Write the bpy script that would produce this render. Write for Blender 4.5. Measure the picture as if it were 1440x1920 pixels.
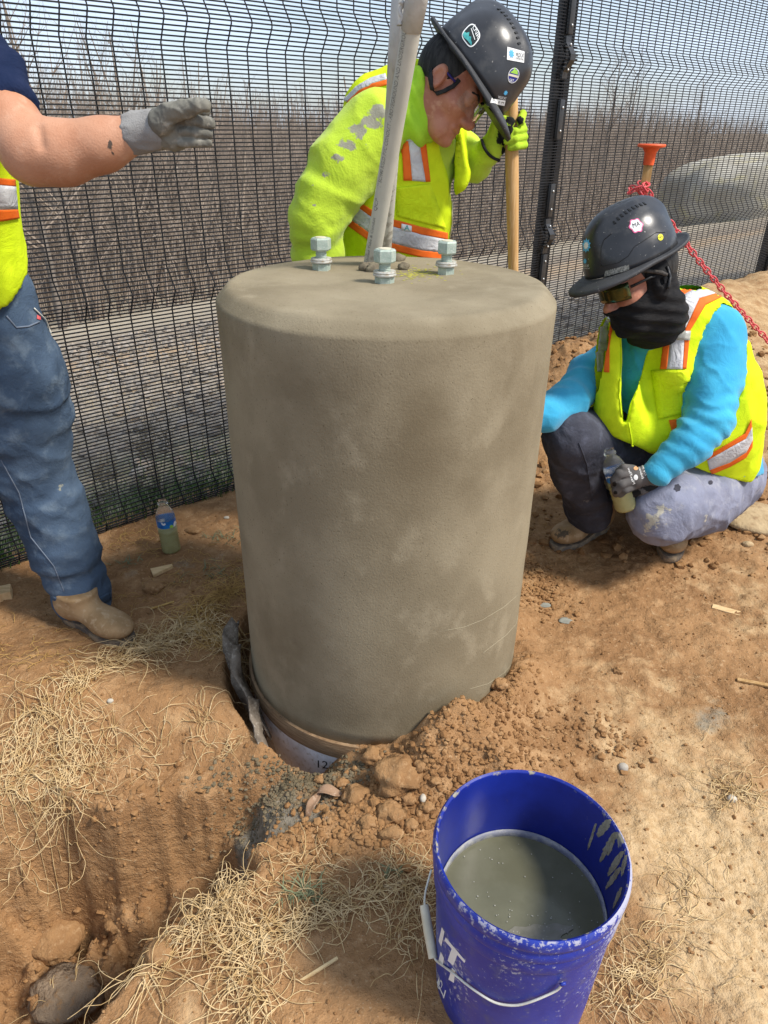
import bpy, bmesh, math, random, time, bisect
import numpy as np
from mathutils import Vector, Matrix
from mathutils.bvhtree import BVHTree

T0 = time.time()
for o in list(bpy.data.objects):
    bpy.data.objects.remove(o)
SC = bpy.context.scene
COL = SC.collection

# ------------------------------------------------------------------ camera
FPX = 1331.0                                   # focal length in pixels of the 1440x1920 photograph
PITCH, ROLL = math.radians(28.7), math.radians(0.64)
CAM = np.array([0.0, 0.0, 1.36])
FW = np.array([0, math.cos(PITCH), -math.sin(PITCH)])
_r0 = np.array([1.0, 0, 0]); _u0 = np.array([0, math.sin(PITCH), math.cos(PITCH)])
RT = _r0 * math.cos(ROLL) + _u0 * math.sin(ROLL)
UP = -_r0 * math.sin(ROLL) + _u0 * math.cos(ROLL)
cd = bpy.data.cameras.new('camera'); cam = bpy.data.objects.new('camera', cd); COL.objects.link(cam)
cd.sensor_fit = 'VERTICAL'; cd.sensor_height = 36.0; cd.lens = FPX / 1920 * 36.0
cd.clip_start = 0.02; cd.clip_end = 3000
cam.matrix_world = Matrix(((RT[0], UP[0], -FW[0], CAM[0]), (RT[1], UP[1], -FW[1], CAM[1]), (RT[2], UP[2], -FW[2], CAM[2]), (0, 0, 0, 1)))
SC.camera = cam
SC.render.resolution_x = 768; SC.render.resolution_y = 1024

# ------------------------------------------------------------------ sky, sun, exposure
SUN_EL, SUN_AZ = math.radians(52), math.radians(112)      # azimuth clockwise from +Y (the view direction)
w = bpy.data.worlds.new('World'); SC.world = w; w.use_nodes = True
nt = w.node_tree; nt.nodes.clear()
def wn(t, **k):
    n = nt.nodes.new(t)
    for a, b in k.items(): setattr(n, a, b)
    return n
sky = wn('ShaderNodeTexSky', sky_type='NISHITA', sun_disc=False, sun_elevation=SUN_EL, sun_rotation=SUN_AZ, air_density=1.0, dust_density=1.2, ozone_density=1.0)
tc = wn('ShaderNodeTexCoord'); mp = wn('ShaderNodeMapping'); mp.inputs['Scale'].default_value = (1, 1, 3.2)
cn = wn('ShaderNodeTexNoise'); cn.inputs['Scale'].default_value = 2.1; cn.inputs['Detail'].default_value = 7; cn.inputs['Roughness'].default_value = .55
cr = wn('ShaderNodeMapRange'); cr.inputs[1].default_value = .40; cr.inputs[2].default_value = .66; cr.inputs[3].default_value = .30; cr.inputs[4].default_value = .97
mx = wn('ShaderNodeMix', data_type='RGBA'); mx.inputs[7].default_value = (6.0, 7.0, 8.6, 1)
bg = wn('ShaderNodeBackground'); bg.inputs['Strength'].default_value = .105
ow = wn('ShaderNodeOutputWorld')
L = nt.links.new
L(tc.outputs['Generated'], mp.inputs[0]); L(mp.outputs[0], cn.inputs['Vector']); L(cn.outputs['Fac'], cr.inputs[0])
L(cr.outputs[0], mx.inputs[0]); L(sky.outputs[0], mx.inputs[6]); L(mx.outputs[2], bg.inputs['Color']); L(bg.outputs[0], ow.inputs[0])
sl = bpy.data.lights.new('sun', 'SUN'); sl.energy = 3.3; sl.angle = math.radians(11); sl.color = (1, .94, .85)
so = bpy.data.objects.new('sun', sl); COL.objects.link(so)
sd = Vector((math.sin(SUN_AZ) * math.cos(SUN_EL), math.cos(SUN_AZ) * math.cos(SUN_EL), math.sin(SUN_EL)))
so.rotation_euler = (-sd).to_track_quat('-Z', 'Y').to_euler(); so.location = (4, -4, 9)
vs = SC.view_settings; vs.view_transform = 'Standard'; vs.look = 'None'; vs.exposure = 0.60; vs.gamma = 1; vs.use_curve_mapping = False
SC.render.engine = 'CYCLES'

# ------------------------------------------------------------------ pixel <-> world
def ray(px, py):
    return FW + RT * ((px - 720) / FPX) + UP * ((960 - py) / FPX)
def atz(px, py, z=0.0):
    d = ray(px, py); return CAM + d * (z - CAM[2]) / d[2]
def aty(px, py, Y):
    d = ray(px, py); return CAM + d * Y / d[1]
def proj(P):
    v = np.asarray(P, float) - CAM; k = v @ FW
    return 720 + FPX * (v @ RT) / k, 960 - FPX * (v @ UP) / k, k
def J(px, py, Y, rpx):
    """joint: a point at world distance Y seen at the pixel, radius given in pixels"""
    p = aty(px, py, Y); k = (p - CAM) @ FW
    return p, rpx * k / FPX

# ------------------------------------------------------------------ noise
def _h(ix, iy, iz, s):
    n = (ix * 374761393 + iy * 668265263 + iz * 2147483647 + s * 1274126177) & 0xffffffff
    n = ((n ^ (n >> 13)) * 1274126177) & 0xffffffff
    n = ((n ^ (n >> 15)) * 2246822519) & 0xffffffff
    return ((n ^ (n >> 16)) & 0xffffff) / float(0xffffff)
def vnoise(P, s=0):
    P = np.asarray(P, float); i = np.floor(P).astype(np.int64); f = P - i; f = f * f * f * (f * (f * 6 - 15) + 10)
    r = 0
    for dx in (0, 1):
        wx = f[:, 0] if dx else 1 - f[:, 0]
        for dy in (0, 1):
            wy = f[:, 1] if dy else 1 - f[:, 1]
            for dz in (0, 1):
                wz = f[:, 2] if dz else 1 - f[:, 2]
                r = r + wx * wy * wz * _h(i[:, 0] + dx, i[:, 1] + dy, i[:, 2] + dz, s)
    return r * 2 - 1
def vnoise2(X, Y, s=0):
    i = np.floor(X).astype(np.int64); j = np.floor(Y).astype(np.int64); f = X - i; g = Y - j
    f = f * f * f * (f * (f * 6 - 15) + 10); g = g * g * g * (g * (g * 6 - 15) + 10)
    return ((_h(i, j, 0 * i, s) * (1 - f) + _h(i + 1, j, 0 * i, s) * f) * (1 - g) + (_h(i, j + 1, 0 * i, s) * (1 - f) + _h(i + 1, j + 1, 0 * i, s) * f) * g) * 2 - 1
def fbm2(X, Y, sc, o=4, s=0, gain=.5):
    a = 1.0; r = 0; t = 0
    for k in range(o):
        r = r + a * vnoise2(X * sc + 17.3 * k, Y * sc - 9.1 * k, s + k); t += a; a *= gain; sc *= 2.03
    return r / t
def fbm(P, sc, o=3, s=0, gain=.5):
    a = 1.0; r = 0; t = 0
    for k in range(o):
        r = r + a * vnoise(P * sc + 7.7 * k, s + k); t += a; a *= gain; sc *= 2.03
    return r / t
def sst(a, b, x):
    t = np.clip((x - a) / (b - a), 0, 1); return t * t * (3 - 2 * t)

# ------------------------------------------------------------------ objects
OFF = {}
def tag(o, label=None, cat=None, group=None, kind=None):
    if label: o['label'] = label
    if cat: o['category'] = cat
    if group: o['group'] = group
    if kind: o['kind'] = kind
    return o
def thing(name, label, cat, loc, group=None):
    o = bpy.data.objects.new(name, None); COL.objects.link(o); o.empty_display_size = .05
    o.location = Vector([float(c) for c in loc]); OFF[o] = np.array(loc, float)
    return tag(o, label, cat, group)
def mesh_data(name, V, F, mats, smooth=True, fm=None, attrs=None):
    me = bpy.data.meshes.new(name)
    V = np.asarray(V, float)
    if isinstance(F, np.ndarray):
        k = F.shape[1]; m = len(F)
        me.vertices.add(len(V)); me.vertices.foreach_set('co', V.astype(np.float32).ravel())
        me.loops.add(m * k); me.loops.foreach_set('vertex_index', F.astype(np.int32).ravel())
        me.polygons.add(m); me.polygons.foreach_set('loop_start', np.arange(0, m * k, k, dtype=np.int32))
        me.update(calc_edges=True)
    else:
        me.from_pydata([tuple(v) for v in V], [], [tuple(int(i) for i in f) for f in F]); me.update()
    me.validate()
    if len(me.polygons):
        me.polygons.foreach_set('use_smooth', np.full(len(me.polygons), bool(smooth)))
        if fm is not None and len(fm) == len(me.polygons): me.polygons.foreach_set('material_index', np.asarray(fm, np.int32))
    for m_ in (mats if isinstance(mats, (list, tuple)) else [mats]): me.materials.append(m_)
    if attrs:
        for k_, a in attrs.items():
            at = me.attributes.new(k_, 'FLOAT', 'POINT'); at.data.foreach_set('value', np.asarray(a, np.float32))
    return me
def link(name, me, parent=None, loc=None):
    o = bpy.data.objects.new(name, me); COL.objects.link(o)
    if parent is not None: o.parent = parent
    if loc is not None: o.location = Vector([float(c) for c in loc])
    return o
def obj(name, V, F, mat, parent=None, smooth=True, fm=None, attrs=None, origin=None, autosmooth=None):
    """V in world metres; stored relative to the parent thing's base (or to its own origin)"""
    V = np.asarray(V, float)
    if parent is not None: off = OFF[parent]
    elif origin is not None: off = np.array(origin, float)
    else: off = np.zeros(3)
    me = mesh_data(name, V - off, F, mat, smooth, fm, attrs)
    o = link(name, me, parent, off if parent is None else None)
    OFF[o] = off
    if autosmooth: bevel_smooth(me, autosmooth)
    return o
def bevel_smooth(me, ang):
    bm = bmesh.new(); bm.from_mesh(me)
    for e in bm.edges:
        if len(e.link_faces) == 2 and e.calc_face_angle(0) > ang: e.smooth = False
    bm.to_mesh(me); bm.free()
def copy_tree(o, parent=None):
    c = o.copy(); COL.objects.link(c)
    if parent is not None: c.parent = parent
    for ch in [x for x in bpy.data.objects if x.parent == o]: copy_tree(ch, c)
    return c

class MB:
    """collects shapes into one mesh"""
    def __init__(s): s.V = []; s.F = []; s.n = 0
    def add(s, V, F):
        V = np.asarray(V, float); s.V.append(V); s.F += [[int(i) + s.n for i in f] for f in F]; s.n += len(V); return s
    def box(s, c, d, ax=None, bev=0.0):
        c = np.array(c, float); d = np.array(d, float) / 2; ax = np.eye(3) if ax is None else np.array(ax, float)
        if bev <= 0:
            v = [c + ax.T @ (d * np.array(q)) for q in ((-1, -1, -1), (1, -1, -1), (1, 1, -1), (-1, 1, -1), (-1, -1, 1), (1, -1, 1), (1, 1, 1), (-1, 1, 1))]
            return s.add(v, [(0, 3, 2, 1), (4, 5, 6, 7), (0, 1, 5, 4), (1, 2, 6, 5), (2, 3, 7, 6), (3, 0, 4, 7)])
        b = bmesh.new(); bmesh.ops.create_cube(b, size=1)
        for vv in b.verts: vv.co = Vector([vv.co[i] * 2 * d[i] for i in range(3)])
        bmesh.ops.bevel(b, geom=list(b.edges), offset=bev, segments=2, profile=.6, affect='EDGES')
        b.verts.index_update(); V = np.array([vv.co[:] for vv in b.verts]); F = [[q.index for q in f.verts] for f in b.faces]; b.free()
        return s.add(c + V @ ax, F)
    def tube(s, pts, r, n=8, cap=True):
        V, F = tube(pts, r, n, cap); return s.add(V, F)
    def lathe(s, prof, c, ax=None, n=32, closed=False):
        V, F = lathe(prof, c, ax, n, closed); return s.add(V, F)
    def build(s, name, mat, parent=None, smooth=False, autosmooth=None, **k):
        return obj(name, np.concatenate(s.V), s.F, mat, parent, smooth, autosmooth=autosmooth, **k)
def tube(pts, r, n=8, cap=True):
    P = np.asarray(pts, float); m = len(P); r = np.broadcast_to(np.asarray(r, float), (m,))
    T = np.gradient(P, axis=0); T /= np.linalg.norm(T, axis=1)[:, None] + 1e-12
    a = np.array([0, 0, 1.0]) if abs(T[0, 2]) < .9 else np.array([1.0, 0, 0])
    N = np.cross(T[0], a); N /= np.linalg.norm(N); Ns = []
    for i in range(m):
        N = N - T[i] * (N @ T[i]); N /= np.linalg.norm(N) + 1e-12; Ns.append(N)
    Ns = np.array(Ns); B = np.cross(T, Ns); th = np.arange(n) * 2 * math.pi / n
    V = (P[:, None] + r[:, None, None] * (np.cos(th)[None, :, None] * Ns[:, None] + np.sin(th)[None, :, None] * B[:, None])).reshape(-1, 3)
    F = [(i * n + j, i * n + (j + 1) % n, (i + 1) * n + (j + 1) % n, (i + 1) * n + j) for i in range(m - 1) for j in range(n)]
    if cap: F += [tuple(range(n))[::-1], tuple((m - 1) * n + j for j in range(n))]
    return V, F
def lathe(prof, c, ax=None, n=32, closed=False):
    """profile of (radius, height); ax = rows x,y,z of the local frame"""
    ax = np.eye(3) if ax is None else np.array(ax, float); c = np.array(c, float)
    th = np.arange(n) * 2 * math.pi / n; V = []
    for r, z in prof: V += [(r * math.cos(t), r * math.sin(t), z) for t in th]
    V = c + np.array(V) @ ax; m = len(prof)
    F = [(i * n + j, i * n + (j + 1) % n, (i + 1) * n + (j + 1) % n, (i + 1) * n + j) for i in range(m - 1) for j in range(n)]
    if closed: F += [((m - 1) * n + j, (m - 1) * n + (j + 1) % n, (j + 1) % n, j) for j in range(n)]
    else:
        if prof[0][0] > 1e-6: F.append(tuple(range(n))[::-1])
        if prof[-1][0] > 1e-6: F.append(tuple((m - 1) * n + j for j in range(n)))
    return V, F
def frame(z, hint=(0, 1, 0)):
    z = np.array(z, float); z /= np.linalg.norm(z); x = np.cross(np.array(hint, float), z); x /= np.linalg.norm(x); return np.array([x, np.cross(z, x), z])

# ------------------------------------------------------------------ signed distance bodies
def cap(P, a, b, ra, rb, flat=None):
    a = np.asarray(a); b = np.asarray(b)
    if flat is not None:
        n, s = flat; n = np.array(n, float); n /= np.linalg.norm(n)
        P = P + ((P - a) @ n)[:, None] * n * (s - 1); b = b + ((b - a) @ n) * n * (s - 1)
    ba = b - a; pa = P - a; h = np.clip(pa @ ba / (ba @ ba + 1e-12), 0, 1)
    d = np.linalg.norm(pa - h[:, None] * ba, axis=1) - (ra + (rb - ra) * h)
    return d / (flat[1] if flat is not None else 1)
def ell(P, c, r, ax=None):
    q = (P - np.asarray(c)); q = q if ax is None else q @ np.array(ax).T
    r = np.asarray(r, float); k0 = np.linalg.norm(q / r, axis=1); k1 = np.linalg.norm(q / (r * r), axis=1)
    return k0 * (k0 - 1) / np.maximum(k1, 1e-9)
def rbox(P, c, d, rr, ax=None):
    q = (P - np.asarray(c)); q = q if ax is None else q @ np.array(ax).T
    q = np.abs(q) - (np.asarray(d) - rr)
    return np.linalg.norm(np.maximum(q, 0), axis=1) + np.minimum(q.max(axis=1), 0) - rr
def smin(a, b, k):
    if k <= 0: return np.minimum(a, b)
    h = np.clip(.5 + .5 * (b - a) / k, 0, 1); return b + (a - b) * h - k * h * (1 - h)
def smax(a, b, k): return -smin(-a, -b, k)
def chain(P, js, k=.0, flat=None):
    d = None
    for (a, ra), (b, rb) in zip(js[:-1], js[1:]):
        e = cap(P, a, b, ra, rb, flat); d = e if d is None else smin(d, e, k)
    return d
def pxdist(P, line):
    """distance in metres, seen from the photograph's side, to a pixel polyline (for cutting openings in a garment)"""
    x, y, k = proj(P); d = None
    for (ax_, ay), (bx, by) in zip(line[:-1], line[1:]):
        ux, uy = bx - ax_, by - ay; h = np.clip(((x - ax_) * ux + (y - ay) * uy) / (ux * ux + uy * uy), 0, 1)
        e = np.hypot(x - ax_ - h * ux, y - ay - h * uy); d = e if d is None else np.minimum(d, e)
    return d * k / FPX, k
def sdf_mesh(fn, lo, hi, h):
    lo = np.asarray(lo, float); hi = np.asarray(hi, float); B = 4
    nb = np.ceil((hi - lo) / (h * B)).astype(int); n = nb * B + 1
    g = [lo[i] + np.arange(nb[i] + 1) * B * h for i in range(3)]
    Pc = np.stack(np.meshgrid(*g, indexing='ij'), -1).reshape(-1, 3)
    Fc = np.concatenate([fn(Pc[i:i + 200000]) for i in range(0, len(Pc), 200000)]).reshape(nb + 1)
    mn = np.full(nb, 1e9); sg = np.zeros(nb)
    for a in (0, 1):
        for b in (0, 1):
            for c in (0, 1):
                s_ = Fc[a:nb[0] + a, b:nb[1] + b, c:nb[2] + c]; mn = np.minimum(mn, np.abs(s_)); sg = s_
    act = mn < h * B * 2.0
    big = np.zeros(n, bool); F = np.zeros(n)
    A = np.repeat(np.repeat(np.repeat(act, B, 0), B, 1), B, 2); S = np.repeat(np.repeat(np.repeat(sg, B, 0), B, 1), B, 2)
    F[:-1, :-1, :-1] = S; F[-1] = 1; F[:, -1] = 1; F[:, :, -1] = 1
    for a in (0, 1):
        for b in (0, 1):
            for c in (0, 1): big[a:n[0] - 1 + a, b:n[1] - 1 + b, c:n[2] - 1 + c] |= A
    idx = np.argwhere(big); P = lo + idx * h
    val = np.concatenate([fn(P[i:i + 200000]) for i in range(0, len(P), 200000)])
    F[big] = val
    ins = F < 0
    cnt = np.zeros(n - 1, int)
    for a in (0, 1):
        for b in (0, 1):
            for c in (0, 1): cnt += ins[a:n[0] - 1 + a, b:n[1] - 1 + b, c:n[2] - 1 + c]
    cells = np.argwhere((cnt > 0) & (cnt < 8)); m = len(cells)
    cid = np.full(n - 1, -1); cid[tuple(cells.T)] = np.arange(m)
    acc = np.zeros((m, 3)); ct = np.zeros(m)
    cor = [(a, b, c) for a in (0, 1) for b in (0, 1) for c in (0, 1)]
    for p in cor:
        for q in cor:
            if sum(abs(p[i] - q[i]) for i in range(3)) == 1 and p < q:
                i0 = cells + p; i1 = cells + q; f0 = F[tuple(i0.T)]; f1 = F[tuple(i1.T)]
                s_ = (f0 < 0) != (f1 < 0); t = f0[s_] / (f0[s_] - f1[s_])
                acc[s_] += np.array(p) + t[:, None] * (np.array(q) - np.array(p)); ct[s_] += 1
    V = lo + (cells + acc / ct[:, None]) * h
    Q = []
    for ax in range(3):
        e0 = [slice(1, -1)] * 3; e1 = [slice(1, -1)] * 3
        e0[ax] = slice(0, -1); e1[ax] = slice(1, None)
        a0 = ins[tuple(e0)]; a1 = ins[tuple(e1)]; E_ = np.argwhere(a0 != a1)
        if not len(E_): continue
        fl = a0[tuple(E_.T)]
        base = E_.copy()
        for i in range(3):
            if i != ax: base[:, i] += 1
        u, v = [(1, 2), (2, 0), (0, 1)][ax]
        def cc(du, dv):
            b_ = base.copy(); b_[:, u] += du; b_[:, v] += dv; return cid[tuple(b_.T)]
        q = np.stack([cc(-1, -1), cc(0, -1), cc(0, 0), cc(-1, 0)], 1)
        q[~fl] = q[~fl][:, ::-1]; Q.append(q)
    Q = np.concatenate(Q); Q = Q[(Q >= 0).all(1)]
    return V, Q
def vnormals(V, Q):
    n = np.cross(V[Q[:, 2]] - V[Q[:, 0]], V[Q[:, 3 % Q.shape[1]]] - V[Q[:, 1]]); N = np.zeros_like(V)
    for i in range(Q.shape[1]): np.add.at(N, Q[:, i], n)
    return N / (np.linalg.norm(N, axis=1)[:, None] + 1e-12)
def bvh(V, Q): return BVHTree.FromPolygons([tuple(v) for v in V], [tuple(int(i) for i in q) for q in Q])
def bounds(js, pad=.03):
    P = np.array([p for p, r in js]); r = np.array([r for p, r in js])[:, None]
    return (P - r).min(0) - pad, (P + r).max(0) + pad

# ------------------------------------------------------------------ laying thin pieces on a surface along the photograph's sight lines
def hit(tree, px, py, off, last=None):
    d = Vector(ray(px, py)).normalized(); h = tree.ray_cast(Vector(CAM), d)
    if h[0] is None or (last is not None and (h[0] - last[0]).length > .12):
        if last is None: return None, None
        k = (Vector(last[0]) - Vector(CAM)).dot(Vector(FW)); p = Vector(CAM) + Vector(ray(px, py)) * k
        h = tree.find_nearest(p)
        if h[0] is None: return None, last
    n = h[1]
    if n.dot(d) > 0: n = -n
    return np.array(h[0] + n * off), (h[0], n)
def ribbon(tree, left, right, off=.0025, nu=5, step=5):
    """strip between two pixel polylines with the same number of points"""
    L_, R_ = [], []
    for i in range(len(left) - 1):
        n = max(1, int(max(math.dist(left[i], left[i + 1]), math.dist(right[i], right[i + 1])) / step))
        for t in range(n + (i == len(left) - 2)):
            t /= n
            L_.append([left[i][c] * (1 - t) + left[i + 1][c] * t for c in (0, 1)]); R_.append([right[i][c] * (1 - t) + right[i + 1][c] * t for c in (0, 1)])
    V = []; ok = []; last = None; rowlast = None
    for l, r in zip(L_, R_):
        last = rowlast
        for j in range(nu + 1):
            t = j / nu; p, nl = hit(tree, l[0] * (1 - t) + r[0] * t, l[1] * (1 - t) + r[1] * t, off, last)
            if p is not None:
                last = nl
                if j == 0: rowlast = nl
            ok.append(p is not None); V.append(p if p is not None else np.zeros(3))
    F = []; m = nu + 1
    for i in range(len(L_) - 1):
        for j in range(nu):
            q = (i * m + j, i * m + j + 1, (i + 1) * m + j + 1, (i + 1) * m + j)
            if all(ok[k] for k in q) and max(np.linalg.norm(V[q[0]] - V[k]) for k in q) < .08: F.append(q)
    V = np.array(V); used = sorted({i for q in F for i in q}); rm = {a: b for b, a in enumerate(used)}
    return (V[used] if used else V[:0]), [[rm[i] for i in q] for q in F]
def strip(name, tree, left, right, mat, parent, off=.0025, thick=.0015, **k):
    V, F = ribbon(tree, left, right, off, **k)
    if not F: print('EMPTY STRIP', name); return None
    o = obj(name, V, F, mat, parent, True)
    if thick:
        md = o.modifiers.new('thickness', 'SOLIDIFY'); md.thickness = thick; md.offset = 0
    return o
def quadmap(q):
    q = np.array(q, float)           # four pixel corners: bottom-left, bottom-right, top-right, top-left of the decal
    return lambda u, v: (q[0] * (1 - u) + q[1] * u) * (1 - v) + (q[3] * (1 - u) + q[2] * u) * v
def decal(name, tree, V2, F, q, mat, parent, off=.001):
    m = quadmap(q); V = []; ok = []; last = None
    for u, v in V2:
        x, y = m(u, v); p, nl = hit(tree, x, y, off, last)
        if nl: last = nl
        ok.append(p is not None); V.append(p if p is not None else np.zeros(3))
    F = [f for f in F if all(ok[i] for i in f)]
    if not F: print('EMPTY DECAL', name); return None
    return obj(name, np.array(V), F, mat, parent, False)
def grid2(n=6, m=6):
    V = [(i / n, j / m) for j in range(m + 1) for i in range(n + 1)]
    return V, [(j * (n + 1) + i, j * (n + 1) + i + 1, (j + 1) * (n + 1) + i + 1, (j + 1) * (n + 1) + i) for j in range(m) for i in range(n)]
def poly2(pts, rings=3):
    """polygon as a fan with rings (star-shaped about its centre)"""
    P = np.array(pts, float); c = P.mean(0); n = len(P); V = [c]; F = []
    for r in range(1, rings + 1): V += list(c + (P - c) * r / rings)
    for i in range(n): F.append((0, 1 + i, 1 + (i + 1) % n))
    for r in range(1, rings):
        a = 1 + (r - 1) * n; b = 1 + r * n
        F += [(a + i, b + i, b + (i + 1) % n, a + (i + 1) % n) for i in range(n)]
    return V, F
def text2(body, fit=True, shear=0.0, spacing=1.0):
    cu = bpy.data.curves.new('txt', 'FONT'); cu.body = body; cu.resolution_u = 2; cu.shear = shear; cu.space_character = spacing
    o = bpy.data.objects.new('txt', cu); COL.objects.link(o)
    me = bpy.data.meshes.new_from_object(o.evaluated_get(bpy.context.evaluated_depsgraph_get()))
    V = np.array([v.co[:2] for v in me.vertices]); F = [list(p.vertices) for p in me.polygons]
    bpy.data.objects.remove(o); bpy.data.curves.remove(cu); bpy.data.meshes.remove(me)
    if fit: V = (V - V.min(0)) / (V.max(0) - V.min(0))
    return V, F
def line_on(name, tree, pts, r, mat_, parent, off=.001, step=6):
    P = []; last = None
    for (x0, y0), (x1, y1) in zip(pts[:-1], pts[1:]):
        n = max(1, int(math.dist((x0, y0), (x1, y1)) / step))
        for i in range(n):
            h, nl = hit(tree, x0 + (x1 - x0) * i / n, y0 + (y1 - y0) * i / n, off, last)
            if h is not None: P.append(h); last = nl
    if len(P) < 3: print('EMPTY LINE', name); return
    MB().tube(P, r, 6).build(name, mat_, parent, True)

# ------------------------------------------------------------------ materials
MATS = {}
def mat(name, c, c2=None, c3=None, rough=.7, sc=8, bump=.2, bsc=60, spec=.3, metal=0, stain=None, stain_rough=None, coord='Object', detail=5, speck=None, alpha=None, trans=0, ior=1.45, stretch=None, thr=(.4, .62), weave=None, sheen=0, bdist=.004, coat=0, wr=0, wsc=16, stsc=55, samp=1.7, srange=(.42, .58)):
    """principled surface: two or three tones mixed by noise, fine relief, an optional stain whose place comes from the 'stain' vertex value"""
    if name in MATS: return MATS[name]
    m = bpy.data.materials.new(name); m.use_nodes = True; t = m.node_tree; N = t.nodes; Lk = t.links.new
    b = N['Principled BSDF']; b.inputs['Roughness'].default_value = rough; b.inputs['Metallic'].default_value = metal
    b.inputs['Specular IOR Level'].default_value = spec; b.inputs['IOR'].default_value = ior
    if trans: b.inputs['Transmission Weight'].default_value = trans
    if sheen: b.inputs['Sheen Weight'].default_value = sheen; b.inputs['Sheen Roughness'].default_value = .5
    if coat: b.inputs['Coat Weight'].default_value = coat; b.inputs['Coat Roughness'].default_value = .15
    tcn = N.new('ShaderNodeTexCoord'); vec = tcn.outputs[coord]
    if stretch:
        mpn = N.new('ShaderNodeMapping'); mpn.inputs['Scale'].default_value = stretch; Lk(vec, mpn.inputs[0]); svec = mpn.outputs[0]
    else: svec = vec
    def noise(s, d=detail, v=svec, r=.6):
        n = N.new('ShaderNodeTexNoise'); n.inputs['Scale'].default_value = s; n.inputs['Detail'].default_value = d; n.inputs['Roughness'].default_value = r; Lk(v, n.inputs['Vector']); return n.outputs['Fac']
    def rng(x, a, bb, lo=0., hi=1.):
        n = N.new('ShaderNodeMapRange'); n.interpolation_type = 'SMOOTHSTEP'; n.inputs[1].default_value = a; n.inputs[2].default_value = bb; n.inputs[3].default_value = lo; n.inputs[4].default_value = hi; Lk(x, n.inputs[0]); return n.outputs[0]
    def mix(fac, a, bb):
        n = N.new('ShaderNodeMix'); n.data_type = 'RGBA'; Lk(fac, n.inputs[0])
        for i, q in ((6, a), (7, bb)):
            if isinstance(q, tuple): n.inputs[i].default_value = q if len(q) == 4 else q + (1,)
            else: Lk(q, n.inputs[i])
        return n.outputs[2]
    def math_(op, a, bb):
        n = N.new('ShaderNodeMath'); n.operation = op
        for i, q in ((0, a), (1, bb)):
            if isinstance(q, (int, float)): n.inputs[i].default_value = q
            else: Lk(q, n.inputs[i])
        return n.outputs[0]
    col = tuple(c) + (1,)
    if c2: col = mix(rng(noise(sc), thr[0], thr[1]), col, tuple(c2))
    if c3: col = mix(rng(noise(sc * 3.7), .5, .72), col, tuple(c3))
    if speck:
        sc_, amt, cc = speck
        col = mix(rng(noise(sc_, 2), 1 - amt - .04, 1 - amt + .02), col, tuple(cc))
    if stain:
        at = N.new('ShaderNodeAttribute'); at.attribute_name = 'stain'
        f = math_('ADD', at.outputs['Fac'], math_('MULTIPLY', math_('SUBTRACT', noise(stsc, 8, vec, .68), .5), samp))
        fac = rng(f, *srange); col = mix(fac, col, tuple(stain))
        if stain_rough is not None:
            n = N.new('ShaderNodeMix'); n.data_type = 'FLOAT'; Lk(fac, n.inputs[0]); n.inputs[2].default_value = rough; n.inputs[3].default_value = stain_rough; Lk(n.outputs[0], b.inputs['Roughness'])
    if isinstance(col, tuple): b.inputs['Base Color'].default_value = col
    else: Lk(col, b.inputs['Base Color'])
    if bump:
        bp = N.new('ShaderNodeBump'); bp.inputs['Strength'].default_value = bump; bp.inputs['Distance'].default_value = bdist
        hgt = noise(bsc, 4)
        if weave:
            wv = N.new('ShaderNodeTexVoronoi'); wv.inputs['Scale'].default_value = weave; Lk(vec, wv.inputs['Vector']); hgt = math_('ADD', hgt, math_('MULTIPLY', wv.outputs['Distance'], 1.2))
        Lk(hgt, bp.inputs['Height']); Lk(bp.outputs[0], b.inputs['Normal'])
        if wr:                                             # soft creases of cloth
            nz = N.new('ShaderNodeTexNoise'); nz.inputs['Scale'].default_value = wsc; nz.inputs['Detail'].default_value = 3; nz.inputs['Distortion'].default_value = 1.6; Lk(vec, nz.inputs['Vector'])
            rd = math_('ABSOLUTE', math_('SUBTRACT', nz.outputs['Fac'], .5), 0)
            b2 = N.new('ShaderNodeBump'); b2.invert = True; b2.inputs['Strength'].default_value = wr; b2.inputs['Distance'].default_value = .03; Lk(rd, b2.inputs['Height']); Lk(b2.outputs[0], bp.inputs['Normal'])
    if alpha is not None: b.inputs['Alpha'].default_value = alpha
    MATS[name] = m; return m

LIME = (.50, .80, .02); YEL = (.72, .86, .015)
M_shirt_lime = mat('lime_fleece', (.50, .67, .045), (.43, .60, .038), rough=.95, sc=7, wr=.2, wsc=9, bump=.35, bsc=220, spec=.1, stain=(.30, .29, .22), sheen=.2)
M_vest = mat('vest_mesh_yellow', (.69, .85, .02), (.60, .76, .015), wr=.14, wsc=13, rough=.85, sc=14, bump=.25, bsc=240, spec=.1, weave=420, bdist=.002)
M_vest_pl = mat('vest_pocket_yellow', (.72, .87, .02), (.62, .78, .015), wr=.35, wsc=20, rough=.75, sc=10, bump=.3, bsc=70, spec=.15)
M_orange = mat('orange_tape', (.86, .16, .015), (.78, .13, .012), rough=.7, sc=20, bump=.2, bsc=120)
M_silver = mat('reflective_tape', (.62, .62, .62), (.50, .50, .51), rough=.45, sc=26, bump=.25, bsc=50, spec=.5, wr=.3, wsc=24)
M_clear = mat('clear_tape_tab', (.50, .49, .42), (.38, .38, .33), rough=.25, sc=60, bump=.3, bsc=90, spec=.5)
M_blue = mat('blue_knit', (.055, .40, .62), (.04, .33, .55), wr=.14, wsc=15, rough=.85, sc=9, bump=.2, bsc=320, spec=.15, sheen=.2)
M_black_knit = mat('black_knit', (.010, .010, .011), (.018, .017, .017), rough=.85, sc=20, bump=.45, bsc=26, spec=.2, stretch=(1, 1, 3.0), bdist=.01)
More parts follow.
